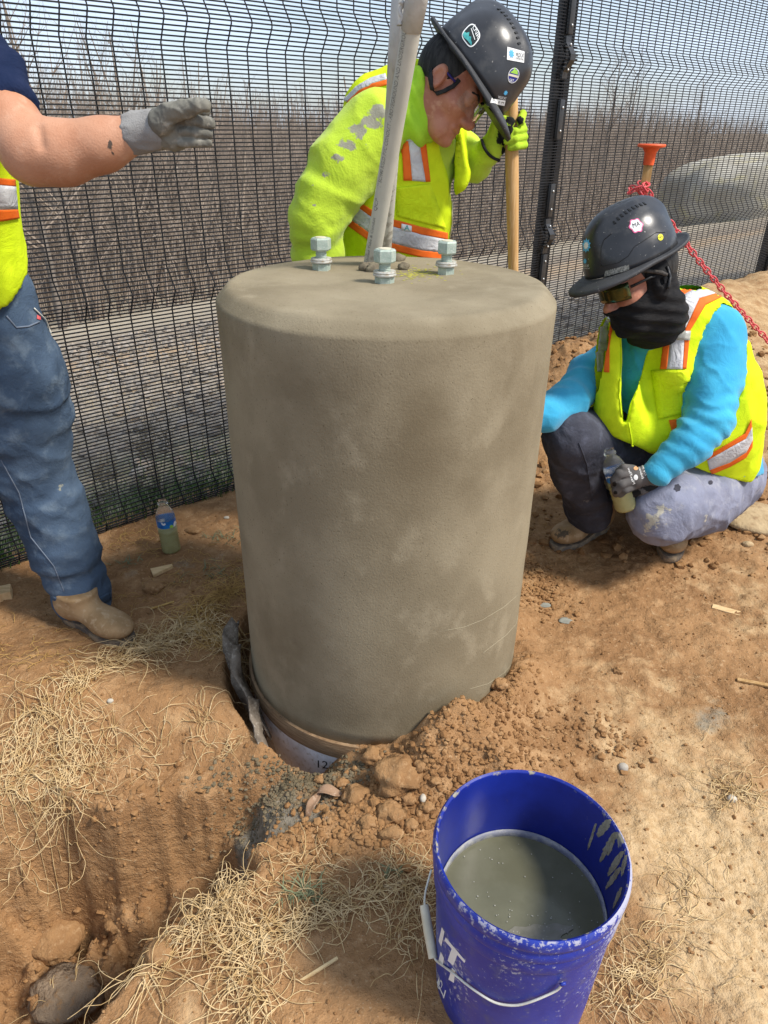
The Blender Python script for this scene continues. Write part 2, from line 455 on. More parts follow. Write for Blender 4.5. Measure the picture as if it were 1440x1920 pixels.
M_navy = mat('navy_cotton', (.010, .018, .05), (.016, .024, .06), rough=.9, sc=12, bump=.3, bsc=150, spec=.12, wr=.3, wsc=15)
M_jean = mat('blue_denim', (.075, .112, .168), (.046, .072, .115), (.115, .155, .205), wr=.2, wsc=12, rough=.9, sc=5, bump=.4, bsc=190, spec=.12, stain=(.27, .27, .22), thr=(.36, .66))
M_jean_dk = mat('charcoal_and_shaded_trouser', (.060, .062, .080), (.040, .042, .056), (.085, .09, .12), rough=.9, sc=6, bump=.4, bsc=150, spec=.12, stain=(.16, .155, .15), wr=.22, wsc=12)  # leaning man's charcoal cloth; also torso shade painted on the crouching man's near-pier leg
M_jean_lt = mat('lit_work_trouser', (.235, .245, .32), (.17, .178, .235), (.29, .295, .35), rough=.9, sc=6, bump=.4, bsc=150, spec=.12, stain=(.46, .43, .35), thr=(.38, .64), wr=.22, wsc=11)  # lit tone of the crouching man's trousers, paired with the shaded leg
M_seam = mat('seam_thread', (.14, .17, .22), rough=.9, bump=0)
M_boot = mat('tan_boot_leather', (.38, .245, .125), (.29, .18, .085), (.45, .32, .19), rough=.75, sc=14, bump=.35, bsc=70, spec=.25, stain=(.10, .075, .05))
M_sole = mat('boot_sole', (.13, .11, .09), (.30, .23, .15), rough=.9, sc=30, bump=.4, bsc=90)
M_skin = mat('skin', (.52, .27, .165), (.44, .205, .115), (.56, .32, .21), rough=.5, sc=7, bump=.3, bsc=260, spec=.35, stain=(.09, .065, .05))
M_face = mat('weathered_skin', (.46, .195, .115), (.38, .14, .085), (.50, .24, .15), rough=.48, sc=14, bump=.25, bsc=120, spec=.4)
M_lip = mat('lip_skin', (.36, .12, .09), rough=.5, bump=.1)
M_hair = mat('black_hair', (.012, .011, .010), (.03, .028, .026), rough=.6, sc=90, bump=.6, bsc=130, stretch=(1, 1, .15))
M_hat = mat('charcoal_helmet_shell', (.024, .025, .028), (.036, .037, .041), (.060, .059, .058), rough=.30, sc=6, bump=.06, bsc=45, spec=.5, speck=(140, .265, (.26, .25, .23)))
M_hat_m = mat('matte_helmet_brim', (.040, .041, .044), (.058, .059, .062), rough=.62, sc=10, bump=.3, bsc=420, spec=.35, speck=(140, .27, (.26, .25, .23)))
M_clamp = mat('black_clamp_plate', (.030, .030, .031), (.022, .022, .023), rough=.38, sc=20, bump=.15, bsc=80, spec=.5)
M_black = mat('black_plastic', (.012, .012, .013), (.02, .02, .021), rough=.45, sc=20, bump=.1, bsc=80, spec=.4)
M_strap = mat('black_webbing', (.016, .016, .017), (.03, .03, .03), rough=.8, sc=40, bump=.4, bsc=200)
M_white = mat('white_print', (.78, .78, .76), rough=.55, bump=0)
M_cream = mat('cream_plastic', (.66, .60, .46), (.58, .52, .38), rough=.5, sc=24, bump=.1, bsc=60)
M_teal = mat('teal_print', (.03, .25, .27), (.10, .45, .42), rough=.5, sc=60, bump=0)
M_dgreen = mat('dark_print', (.02, .028, .028), rough=.5, bump=0)
M_cyan = mat('sky_blue_print', (.10, .42, .70), rough=.5, bump=0)
M_purple = mat('deep_blue_print', (.025, .03, .20), rough=.5, bump=0)
M_lime_p = mat('green_print', (.35, .62, .08), rough=.5, bump=0)
M_pink = mat('pink_print', (.75, .14, .30), rough=.5, bump=0)
M_yel_p = mat('yellow_print', (.80, .74, .03), rough=.5, bump=0)
M_blackp = mat('black_print', (.01, .01, .01), rough=.5, bump=0)
M_bluep = mat('blue_label', (.015, .10, .36), (.02, .20, .55), rough=.3, sc=30, bump=0)
M_glove_k = mat('grey_knit_glove', (.30, .29, .275), (.24, .23, .22), rough=.9, sc=12, bump=.5, bsc=420, spec=.15)
M_glove_p = mat('grey_coated_glove', (.13, .125, .105), (.20, .19, .155), (.33, .31, .26), rough=.7, sc=16, bump=.4, bsc=60, spec=.3)
M_glove2 = mat('charcoal_glove', (.115, .105, .10), (.085, .08, .078), rough=.85, sc=14, bump=.35, bsc=300, spec=.2, stain=(.016, .016, .016))
M_glove_l = mat('lime_work_glove', (.42, .60, .04), (.34, .50, .03), rough=.9, sc=18, bump=.35, bsc=220, spec=.15, stain=(.016, .016, .014))
M_wood = mat('turned_ash_handle', (.60, .36, .15), (.50, .28, .10), (.66, .43, .21), rough=.6, sc=10, bump=.15, bsc=60, stretch=(6, 6, .35))
M_stake = mat('pine_stake', (.46, .29, .13), (.36, .21, .08), rough=.8, sc=14, bump=.3, bsc=60, stretch=(5, 5, .4))
M_ochip = mat('pine_chip', (.66, .47, .25), (.55, .37, .18), rough=.85, sc=20, bump=.4, bsc=60, stretch=(1, 5, 1))
M_ocap = mat('orange_plastic_cap', (.80, .12, .035), (.72, .10, .03), rough=.5, sc=20, bump=.1)
M_red = mat('red_plastic_chain', (.62, .06, .075), (.72, .15, .15), rough=.45, sc=60, bump=.1, bsc=200)
M_fence = mat('black_coated_wire', (.010, .010, .011), (.018, .018, .02), rough=.5, sc=30, bump=0, spec=.35)
M_post = mat('black_powder_coat', (.012, .012, .013), (.022, .021, .020), rough=.42, sc=18, bump=.15, bsc=140, spec=.45, speck=(210, .27, (.22, .20, .17)))
M_bolt = mat('zinc_bolt', (.55, .55, .53), rough=.4, metal=.8, bump=0)
M_pvc = mat('grey_pvc_conduit', (.50, .475, .40), (.44, .42, .35), rough=.5, sc=9, bump=.12, bsc=60, spec=.35, stain=(.30, .275, .22))
M_tape = mat('grey_duct_tape', (.52, .51, .48), (.45, .44, .41), rough=.45, sc=30, bump=.3, bsc=30, spec=.45, bdist=.01)
M_galv = mat('green_tinted_galvanised', (.40, .46, .39), (.33, .40, .34), (.52, .54, .48), rough=.6, sc=60, bump=.25, bsc=140, metal=.15)
M_galv_w = mat('dull_zinc_washer', (.52, .51, .46), (.42, .41, .36), (.36, .27, .17), rough=.65, sc=40, bump=.25, bsc=140, metal=.1)
M_sono = mat('white_tube_form', (.66, .66, .68), (.54, .54, .56), (.40, .36, .30), rough=.6, sc=16, bump=.2, bsc=50)
M_card = mat('torn_brown_cardboard', (.22, .135, .07), (.30, .20, .115), (.13, .08, .045), rough=.9, sc=30, bump=.7, bsc=50, stretch=(.4, .4, 9), bdist=.01)
M_torn = mat('wet_grey_cardboard', (.19, .155, .12), (.10, .08, .06), (.32, .28, .23), rough=.75, sc=22, bump=.7, bsc=40, bdist=.01)
M_bucket = mat('blue_bucket_plastic', (.014, .030, .27), (.022, .045, .33), (.05, .066, .24), rough=.38, sc=12, bump=.06, bsc=30, spec=.45, stain=(.36, .36, .45), stain_rough=.8, stsc=120)
M_bucket_in = mat('blue_bucket_inside', (.008, .018, .20), (.010, .024, .25), rough=.35, sc=12, bump=.05, bsc=30, spec=.45, stain=(.30, .27, .19), stain_rough=.85)
M_wire = mat('bail_wire', (.70, .70, .62), (.62, .60, .52), rough=.45, sc=40, bump=.1, metal=.1)
M_root = mat('dry_pale_roots', (.64, .48, .26), (.46, .31, .14), (.70, .56, .35), rough=.85, sc=22, bump=0, spec=.1)
M_root2 = mat('straw_grass_roots', (.52, .34, .12), (.40, .24, .08), rough=.85, sc=14, bump=0, spec=.1)
M_grass = mat('green_grass_blades', (.055, .11, .025), (.12, .19, .06), rough=.8, sc=9, bump=0, spec=.2)
M_weed = mat('dry_weed_stems', (.42, .36, .25), (.32, .26, .17), rough=.9, sc=9, bump=0, spec=.1)
M_rock = mat('sandstone_clod', (.31, .178, .082), (.24, .13, .058), (.38, .24, .125), rough=.95, sc=18, bump=.7, bsc=55, spec=.1, bdist=.012)
M_rock2 = mat('pale_fieldstone', (.46, .345, .20), (.38, .27, .15), (.30, .20, .11), rough=.95, sc=10, bump=.6, bsc=40, spec=.1, stain=(.13, .10, .07), bdist=.012)
M_wpeb = mat('pale_pebble', (.50, .455, .38), (.42, .38, .31), rough=.8, sc=60, bump=.3)
M_pebble = mat('grey_pebble', (.40, .36, .30), (.30, .27, .23), rough=.9, sc=30, bump=.3, bsc=60)
M_bark = mat('grey_bark', (.21, .175, .145), (.15, .125, .10), rough=.95, sc=4, bump=.4, bsc=20, stretch=(3, 3, .6))
M_twig = mat('bare_twigs', (.27, .215, .17), (.33, .27, .215), (.22, .175, .14), rough=.95, sc=.35, bump=0, spec=.05)
M_pale = mat('pale_stockpile', (.44, .41, .34), (.33, .30, .24), (.44, .39, .23), rough=.95, sc=.5, bump=.4, bsc=3, bdist=.1)

def water_mat():
    m = mat('murky_water', (.108, .106, .066), (.132, .130, .084), rough=.14, sc=9, bump=.04, bsc=12, spec=.35)
    return m
M_water = water_mat()
def clear_mat(name, col, rough=.05, bs=.35):
    m = bpy.data.materials.new(name); m.use_nodes = True; b = m.node_tree.nodes['Principled BSDF']
    b.inputs['Base Color'].default_value = col + (1,); b.inputs['Transmission Weight'].default_value = .95; b.inputs['Roughness'].default_value = rough; b.inputs['IOR'].default_value = 1.15
    nn = m.node_tree.nodes.new('ShaderNodeTexNoise'); nn.inputs['Scale'].default_value = 45
    bp = m.node_tree.nodes.new('ShaderNodeBump'); bp.inputs['Strength'].default_value = bs; bp.inputs['Distance'].default_value = .004
    m.node_tree.links.new(nn.outputs['Fac'], bp.inputs['Height']); m.node_tree.links.new(bp.outputs[0], b.inputs['Normal'])
    return m
M_clearb = clear_mat('clear_bottle_plastic', (.93, .95, .95))
M_drink = mat('cloudy_yellow_drink', (.46, .42, .16), (.40, .36, .13), rough=.18, sc=20, bump=.15, bsc=30, spec=.5)
M_lens = mat('amber_mirror_lens', (.16, .12, .035), (.05, .07, .03), rough=.12, sc=12, bump=0, metal=.75)
M_lens2 = clear_mat('clear_safety_lens', (.90, .93, .86), .0, 0)
M_frame_b = mat('blue_spectacle_arm', (.03, .02, .14), rough=.3, bump=0)

def ground_mat():
    m = bpy.data.materials.new('excavated_soil'); m.use_nodes = True; t = m.node_tree; N = t.nodes; Lk = t.links.new; b = N['Principled BSDF']
    b.inputs['Roughness'].default_value = .95; b.inputs['Specular IOR Level'].default_value = .12
    g = N.new('ShaderNodeNewGeometry'); vec = g.outputs['Position']
    def noise(s, d=6, r=.6):
        n = N.new('ShaderNodeTexNoise'); n.inputs['Scale'].default_value = s; n.inputs['Detail'].default_value = d; n.inputs['Roughness'].default_value = r; Lk(vec, n.inputs['Vector']); return n.outputs['Fac']
    def rng(x, a, bb, lo=0., hi=1.):
        n = N.new('ShaderNodeMapRange'); n.interpolation_type = 'SMOOTHSTEP'
        for i, q in enumerate((a, bb, lo, hi)): n.inputs[i + 1].default_value = q
        Lk(x, n.inputs[0]); return n.outputs[0]
    def mix(fac, a, bb):
        n = N.new('ShaderNodeMix'); n.data_type = 'RGBA'; Lk(fac, n.inputs[0])
        for i, q in ((6, a), (7, bb)):
            if isinstance(q, tuple): n.inputs[i].default_value = q + (1,)
            else: Lk(q, n.inputs[i])
        return n.outputs[2]
    def mth(op, a, bb):
        n = N.new('ShaderNodeMath'); n.operation = op
        for i, q in ((0, a), (1, bb)):
            if isinstance(q, (int, float)): n.inputs[i].default_value = q
            else: Lk(q, n.inputs[i])
        return n.outputs[0]
    def attr(nm):
        a = N.new('ShaderNodeAttribute'); a.attribute_name = nm; return a.outputs['Fac']
    n1 = noise(3.2); n2 = noise(13); n3 = noise(70, 4); n4 = noise(260, 3)
    col = mix(rng(n1, .38, .62), (.335, .188, .086), (.255, .136, .060))
    col = mix(rng(n2, .48, .70), col, (.395, .235, .115))
    col = mix(rng(n3, .58, .72, 0, .7), col, (.47, .31, .17))
    col = mix(rng(n3, .42, .30, 0, .6), col, (.155, .08, .035))
    col = mix(rng(n4, .62, .70, 0, .55), col, (.52, .38, .24))
    jit = mth('MULTIPLY', mth('SUBTRACT', n2, .5), 1.1)
    dry = rng(mth('ADD', attr('dry'), jit), .30, .85)
    drycol = mix(rng(n3, .40, .64), (.54, .385, .215), (.44, .295, .15))
    col = mix(dry, col, drycol)
    grey = rng(mth('ADD', attr('grey'), jit), .42, .72, 0, .88)
    col = mix(grey, col, mix(rng(n3, .4, .6), (.16, .145, .11), (.245, .225, .18)))
    # the land beyond the fence, by distance
    far = N.new('ShaderNodeValToRGB'); e = far.color_ramp.elements; far.color_ramp.interpolation = 'LINEAR'
    bands = [(0, (.075, .105, .035)), (.015, (.13, .135, .07)), (.03, (.25, .215, .175)), (.10, (.28, .245, .205)), (.125, (.40, .275, .165)), (.15, (.38, .26, .16)), (.165, (.175, .135, .105)), (.21, (.24, .195, .15)), (.28, (.36, .315, .24)), (.42, (.40, .35, .265)), (.5, (.20, .16, .125)), (.7, (.17, .135, .11)), (1, (.19, .155, .13))]
    e[0].position, e[0].color = 0, bands[0][1] + (1,); e[1].position, e[1].color = 1, bands[-1][1] + (1,)
    for p_, c_ in bands[1:-1]:
        q = e.new(p_); q.color = c_ + (1,)
    bt = attr('beyond'); nf = noise(.9, 7); nf2 = noise(9, 6)
    Lk(mth('ADD', mth('DIVIDE', bt, 40.0), mth('MULTIPLY', mth('SUBTRACT', nf, .5), .035)), far.inputs[0])
    fcol = mix(rng(nf2, .38, .68), far.outputs[0], (.37, .30, .205))
    fcol = mix(rng(noise(40, 3), .56, .66, 0, .6), fcol, (.46, .42, .35))
    fcol = mix(rng(noise(28, 3), .44, .34, 0, .6), fcol, (.10, .085, .065))
    n = N.new('ShaderNodeMix'); n.data_type = 'RGBA'; Lk(rng(bt, .02, .22), n.inputs[0]); Lk(col, n.inputs[6]); Lk(fcol, n.inputs[7])
    Lk(n.outputs[2], b.inputs['Base Color'])
    bp = N.new('ShaderNodeBump'); bp.inputs['Strength'].default_value = .75; bp.inputs['Distance'].default_value = .012
    Lk(mth('ADD', mth('ADD', mth('MULTIPLY', n3, .8), mth('MULTIPLY', n4, .35)), mth('MULTIPLY', noise(28, 5), 1.0)), bp.inputs['Height']); Lk(bp.outputs[0], b.inputs['Normal'])
    return m
M_ground = ground_mat()
def concrete_mat():
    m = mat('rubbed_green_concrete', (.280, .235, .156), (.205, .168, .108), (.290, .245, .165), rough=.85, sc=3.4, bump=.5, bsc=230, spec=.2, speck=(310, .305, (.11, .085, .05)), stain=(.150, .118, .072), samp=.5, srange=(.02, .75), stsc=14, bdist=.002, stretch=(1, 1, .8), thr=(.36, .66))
    return m
M_conc = concrete_mat()

# ------------------------------------------------------------------ ground
FD = np.array([.742, .671, 0]); FD /= np.linalg.norm(FD); FN = np.array([FD[1], -FD[0], 0])      # along the fence; FN points to the camera's side
FP = np.array([.842, 3.985, 0])                                                                  # the fence post in the middle of the picture
PIER = np.array([0.0, 1.62]); PR = .372
TRENCH = [(-1.15, .46, .42, .55), (-.73, .84, .33, .50), (-.46, 1.00, .20, .34), (-.35, 1.08, .13, .14), (-.20, 1.14, .13, .05), (-.08, 1.16, .10, .03)]
def seg_d(X, Y, A, B):
    ux, uy = B[0] - A[0], B[1] - A[1]; h = np.clip(((X - A[0]) * ux + (Y - A[1]) * uy) / (ux * ux + uy * uy), 0, 1)
    return np.hypot(X - A[0] - h * ux, Y - A[1] - h * uy), h
def beyond(X, Y): return -((X - FP[0]) * FN[0] + (Y - FP[1]) * FN[1])
def H(X, Y, fine=True):
    X = np.asarray(X, float); Y = np.asarray(Y, float)
    t = beyond(X, Y)
    n1 = fbm2(X, Y, 1.3, 3, 1); n2 = fbm2(X, Y, 6, 4, 5); n3 = fbm2(X, Y, 26, 3, 9)
    z = .018 + .018 * n1 + .012 * n2
    side = sst(.25, 1.1, X)
    rough = .25 + .75 * sst(.9, 2.4, Y) * sst(.3, 1.2, X)
    berm = np.exp(-((t + .30) / .55) ** 2) * side
    z = z + .29 * berm + side * sst(1.0, 2.2, X) * sst(1.6, 3.0, Y) * .10
    z = z + n2 * .035 * berm
    z = z + .05 * np.exp(-((X + .95) ** 2 / .10 + (Y - 1.42) ** 2 / .03)) + .03 * sst(-.2, -.5, X) * np.exp(-((Y - 1.38) / .12) ** 2)
    # loose heap against the pier on the near right side
    z = z + .055 * np.exp(-(((X - .16) / .20) ** 2 + ((Y - 1.20) / .09) ** 2)) * (1 + 1.1 * n2) + .05 * np.exp(-((np.hypot(X - PIER[0], Y - PIER[1]) - PR - .03) / .07) ** 2) * sst(-.02, .15, X) * (1 + 1.3 * n2)
    # trench
    wob = .05 * n1 + .045 * n2 + .016 * n3
    dep = np.zeros_like(X)
    for A, B in zip(TRENCH[:-1], TRENCH[1:]):
        d, h = seg_d(X, Y, A, B); wd = A[2] + (B[2] - A[2]) * h + wob; dp = A[3] + (B[3] - A[3]) * h
        dep = np.maximum(dep, dp * sst(1.08, .70, d / np.maximum(wd, .03)))
    z = z - dep * (1 + .35 * n2)
    # bank slopes down towards the trench
    z = z - .05 * sst(1.42, 1.20, Y) * sst(-.25, -.40, X) * sst(.9, 1.15, Y)
    # slot round the left of the pier
    r = np.hypot(X - PIER[0], Y - PIER[1]); an = np.degrees(np.arctan2(Y - PIER[1], X - PIER[0])) % 360
    sl_ = sst(125, 165, an) * sst(262, 236, an)
    z = z - .20 * sl_ * sst(.455 + .02 * n2, .415 + .02 * n2, r)
    if fine:
        g = sst(.15, -.05, t)
        z = z + g * (.0075 * n3 * (1 + 2.4 * dep / .2 + 1.5 * berm) + .0035 * fbm2(X, Y, 95, 2, 14)) + .014 * g * np.abs(n2) * rough
    # beyond the fence the land falls away to the wood
    tt = np.maximum(t, 0)
    down = -.19 * np.minimum(tt, 17) + .9 * sst(0, .5, tt) * 0 - .6 * sst(17, 30, tt) + 1.0 * sst(30, 60, tt) + .4 * sst(60, 160, tt)
    z = z + down + .12 * sst(1, 6, tt) * fbm2(X, Y, .45, 4, 21)
    return z
def axis(a, b, h, lo, hi, g=1.045, hm=6.0):
    c = list(np.arange(a, b + h * .5, h)); s_ = h; x = c[-1]
    while x < hi: s_ = min(s_ * g, hm * max(1, abs(x) / 60)); x += s_; c.append(x)
    s_ = h; x = a; l = []
    while x > lo: s_ = min(s_ * g, hm * max(1, abs(x) / 60)); x -= s_; l.append(x)
    return np.array(l[::-1] + c)
gx = axis(-1.35, 1.5, .0075, -320, 420, 1.042); gy = axis(.42, 2.55, .0075, -3, 520, 1.03)
GX, GY = np.meshgrid(gx, gy, indexing='ij'); fx, fy = GX.ravel(), GY.ravel()
fz = np.concatenate([H(fx[i:i + 100000], fy[i:i + 100000]) for i in range(0, len(fx), 100000)])
nx, ny = len(gx), len(gy); I = np.arange(nx * ny).reshape(nx, ny)
Q = np.stack([I[:-1, :-1], I[1:, :-1], I[1:, 1:], I[:-1, 1:]], -1).reshape(-1, 4)
def blob(X, Y, px, py, rx, ry, rot=0):
    c = atz(px, py, .02); dx, dy = X - c[0], Y - c[1]; cs, sn = math.cos(rot), math.sin(rot)
    return np.exp(-(((dx * cs + dy * sn) / rx) ** 2 + ((-dx * sn + dy * cs) / ry) ** 2))
dry = .95 * blob(fx, fy, 1400, 1700, .28, .5) + .28 * blob(fx, fy, 1180, 1280, .35, .25) + .5 * blob(fx, fy, 1420, 1120, .3, .4) + .40 * blob(fx, fy, 330, 1860, .2, .14) + .35 * blob(fx, fy, 250, 1350, .35, .1) + .6 * sst(.6, 1.6, fx) * sst(2.2, 3.2, fy) + .12 * blob(fx, fy, 1000, 1330, .2, .12)
grey = 1.15 * blob(fx, fy, 525, 1490, .15, .07) + .55 * blob(fx, fy, 1330, 1340, .16, .08, .6) + .4 * blob(fx, fy, 1300, 1480, .12, .06) + .45 * blob(fx, fy, 1060, 1160, .05, .03) + .5 * blob(fx, fy, 330, 1060, .3, .08, .3) + .3 * blob(fx, fy, 400, 1270, .12, .05) + .4 * blob(fx, fy, 820, 1760, .1, .1) + .5 * blob(fx, fy, 290, 1510, .03, .02)
g = obj('ground', np.stack([fx, fy, fz], 1), Q, M_ground, attrs={'dry': dry, 'grey': grey, 'beyond': np.clip(beyond(fx, fy), -1, 400)})
tag(g, 'brown dug soil sloping off past the fence', kind='structure')
print('ground', nx, ny, time.time() - T0)

def tpx(px, py):
    """where the sight line through a pixel meets the ground"""
    d = ray(px, py); t = np.linspace(.5, 9, 1400); P = CAM + t[:, None] * d
    b = P[:, 2] < H(P[:, 0], P[:, 1])
    i = int(np.argmax(b)) if b.any() else 600
    return P[max(i, 1)]
FZ = fz.reshape(nx, ny); _lx, _ly = gx.tolist(), gy.tolist()
def Hs(x, y):
    i = min(max(bisect.bisect(_lx, x) - 1, 0), nx - 2); j = min(max(bisect.bisect(_ly, y) - 1, 0), ny - 2)
    u = (x - _lx[i]) / (_lx[i + 1] - _lx[i]); v = (y - _ly[j]) / (_ly[j + 1] - _ly[j])
    return float((FZ[i, j] * (1 - u) + FZ[i + 1, j] * u) * (1 - v) + (FZ[i, j + 1] * (1 - u) + FZ[i + 1, j + 1] * u) * v)

rng_ = np.random.default_rng(7); random.seed(7)
# ------------------------------------------------------------------ the wood beyond the fence
def tree_pts(rs, base, h, r0, nb=14, lean=.06, spread=.5):
    """tapering trunk with limbs and twigs -> list of (polyline, radii)"""
    n = 7; tr = np.zeros((n, 3)); d = np.array([rs.normal(0, lean), rs.normal(0, lean), 1])
    for i in range(1, n):
        d = d + np.array([rs.normal(0, .07), rs.normal(0, .07), 0]); tr[i] = tr[i - 1] + d / np.linalg.norm(d) * h / (n - 1)
    tr = tr + base; rad = r0 * np.linspace(1, .18, n) ** 1.1
    trunk = [(tr, rad)]; limbs = []
    for b in range(nb):
        u = rs.uniform(.22, .97); i = min(int(u * (n - 1)), n - 2); f = u * (n - 1) - i; p = tr[i] * (1 - f) + tr[i + 1] * f
        a = rs.uniform(0, 2 * math.pi); ln = h * spread * (1.05 - u) * rs.uniform(.5, 1) + h * .06; q = [p]; dd = np.array([math.cos(a), math.sin(a), rs.uniform(.5, 1.3)]); dd /= np.linalg.norm(dd)
        for k in range(4):
            dd = dd + np.array([rs.normal(0, .16), rs.normal(0, .16), .12]); dd /= np.linalg.norm(dd); q.append(q[-1] + dd * ln / 4)
        rb = r0 * (1 - u) * .42 + r0 * .07; limbs.append((np.array(q), rb * np.linspace(1, .2, 5)))
        for k in range(4):
            s_ = q[rs.integers(1, 5)]; e_ = dd + rs.normal(0, .55, 3); e_ /= np.linalg.norm(e_); l2 = ln * rs.uniform(.25, .5)
            limbs.append((np.array([s_, s_ + e_ * l2 * .5, s_ + (e_ + [0, 0, .3]) * l2]), rb * np.array([.35, .22, .08])))
    return trunk, limbs
def tubes3(lines, n=3):
    Vs, Fs, c = [], [], 0; by = {}
    for P, r in lines: by.setdefault(len(P), []).append((P, r))
    th = np.arange(n) * 2 * math.pi / n
    for m, ls in by.items():
        P = np.array([p for p, r in ls]); r = np.array([np.broadcast_to(r, (m,)) for p, r in ls]); T = np.gradient(P, axis=1); T /= np.linalg.norm(T, axis=2)[..., None] + 1e-12
        a = np.where(np.abs(T[..., 2:3]) < .9, np.array([0, 0, 1.0]), np.array([1.0, 0, 0])); N = np.cross(T, a); N /= np.linalg.norm(N, axis=2)[..., None] + 1e-12; B = np.cross(T, N)
        V = (P[:, :, None] + r[:, :, None, None] * (np.cos(th)[None, None, :, None] * N[:, :, None] + np.sin(th)[None, None, :, None] * B[:, :, None])).reshape(-1, 3)
        i, j = np.meshgrid(np.arange(m - 1), np.arange(n), indexing='ij'); i = i.ravel(); j = j.ravel()
        f = np.stack([i * n + j, i * n + (j + 1) % n, (i + 1) * n + (j + 1) % n, (i + 1) * n + j], 1)
        Fs.append((f[None] + (np.arange(len(ls)) * m * n)[:, None, None]).reshape(-1, 4) + c); Vs.append(V); c += len(V)
    return np.concatenate(Vs), np.concatenate(Fs)
def fence_pt(s, t, z=None):
    p = FP + FD * s - FN * t; return np.array([p[0], p[1], Hs(p[0], p[1]) if z is None else z])
# one mass of trees and brush
lines = []
for k in range(2300):
    t = 17 + 34 * rng_.random() ** 1.5; s = rng_.uniform(-46, 75); p = FP + FD * s - FN * t
    if (p[0] / p[1] > 1.0) or (p[0] / p[1] < -1.0) or p[1] < 5: continue
    p[2] = Hs(p[0], p[1]) - .1
    q = p[0] / p[1]                                              # lower growth towards the right of the view
    h = (6.7 if q < -.25 else 5.8 if q < .1 else 5.0) * rng_.uniform(.72, 1.08) + .03 * (t - 17)
    tr, lb = tree_pts(rng_, p, h, .06 * rng_.uniform(.6, 1.5), nb=8, lean=.10)
    lines += tr + lb
for k in range(2600):                                            # farther trees that close the skyline
    t = rng_.uniform(45, 120); s = rng_.uniform(-130, 150); p = FP + FD * s - FN * t; q = p[0] / max(p[1], .1)
    if q > .95 or q < -.95 or p[1] < 20: continue
    p[2] = Hs(p[0], p[1]) - .1; tr, lb = tree_pts(rng_, p, rng_.uniform(4.8, 7.4) * (1 + .10 * math.sin(q * 9) + .06 * math.sin(q * 23)), .10, nb=8, lean=.08); lines += tr + lb
for k in range(15000):                                           # thicket stems
    t = 14.5 + 36 * rng_.random() ** 1.4; s = rng_.uniform(-46, 75); p = FP + FD * s - FN * t
    q = p[0] / max(p[1], .1)
    if q > 1.0 or q < -1.0 or p[1] < 5: continue
    p[2] = Hs(p[0], p[1]) - .1; h = rng_.uniform(1.0, 3.4); dx, dy = rng_.normal(0, .22, 2) * h
    p2 = p + np.array([dx * .4, dy * .4, h * .55]); p3 = p + np.array([dx, dy, h])
    lines.append((np.array([p, p2, p3]), np.array([.022, .016, .006]) * rng_.uniform(.7, 1.6)))
    lines.append((np.array([p2, p2 + np.array([rng_.normal(0, .3) * h, rng_.normal(0, .3) * h, .4 * h])]), np.array([.012, .004])))
V, F = tubes3(lines)
wd_ = obj('bare_wood', V, F, M_twig); tag(wd_, 'grey brown leafless wood filling the valley behind the fence', 'wood', kind='stuff')
# bare trees one can pick out against the sky
for i, (px, Yd, h, lab) in enumerate([(40, 15, 6.6, 'tall leafless tree at the far left behind the raised gloved hand'), (110, 17, 6.9, 'twiggy bare tree above the navy sleeve, right of the leftmost tree'), (235, 24, 6.9, 'thin bare tree beyond the fence above the grey glove'),
                                     (1135, 46, 9.0, 'bare tree on the skyline just right of the fence post'), (1185, 52, 9.6, 'bare tree on the skyline over the orange stake cap'), (1300, 60, 8.6, 'rounded bare tree on the skyline at the far right')]):
    p = aty(px, 240, Yd); p[2] = Hs(p[0], p[1]) - .15
    tr, lb = tree_pts(rng_, p, h, .09, nb=34, spread=.5)
    th = thing('bare_tree', lab, 'tree', p, 'bare trees beyond the fence')
    V, F = tubes3(tr, 6); obj('trunk', V, F, M_bark, th)
    V, F = tubes3(lb, 3); obj('crown', V, F, M_twig, th)
# pale covered stockpile in the distance on the right
c = aty(1480, 400, 34); a = np.linspace(0, 2 * math.pi, 60, endpoint=False)
rows = []
cz = Hs(c[0], c[1])
for u in np.linspace(0, 1, 12):
    rr = 5.6 * (1 - u ** 4.5) + .05; zt = 3.3 * (1 - (1 - u) ** 2.1)
    R_ = rr * (1 + .04 * np.sin(a * 5 + u) + .03 * np.sin(a * 11))
    rows.append(np.stack([c[0] + R_ * np.cos(a), c[1] + R_ * .6 * np.sin(a), cz - 1.1 + zt * .98 + .05 * np.sin(a * 7 + u * 4)], 1))
V = np.concatenate(rows); V = V + (fbm(V, .6, 4, 2) * .75)[:, None] * np.array([.7, .4, .4]); F = [(i * 60 + j, i * 60 + (j + 1) % 60, (i + 1) * 60 + (j + 1) % 60, (i + 1) * 60 + j) for i in range(11) for j in range(60)] + [tuple(660 + j for j in range(60))]
o = obj('stockpile', V, F, M_pale, origin=(c[0], c[1], cz)); tag(o, 'pale rounded stockpile seen through the right fence panel', 'mound')
print('wood', time.time() - T0)

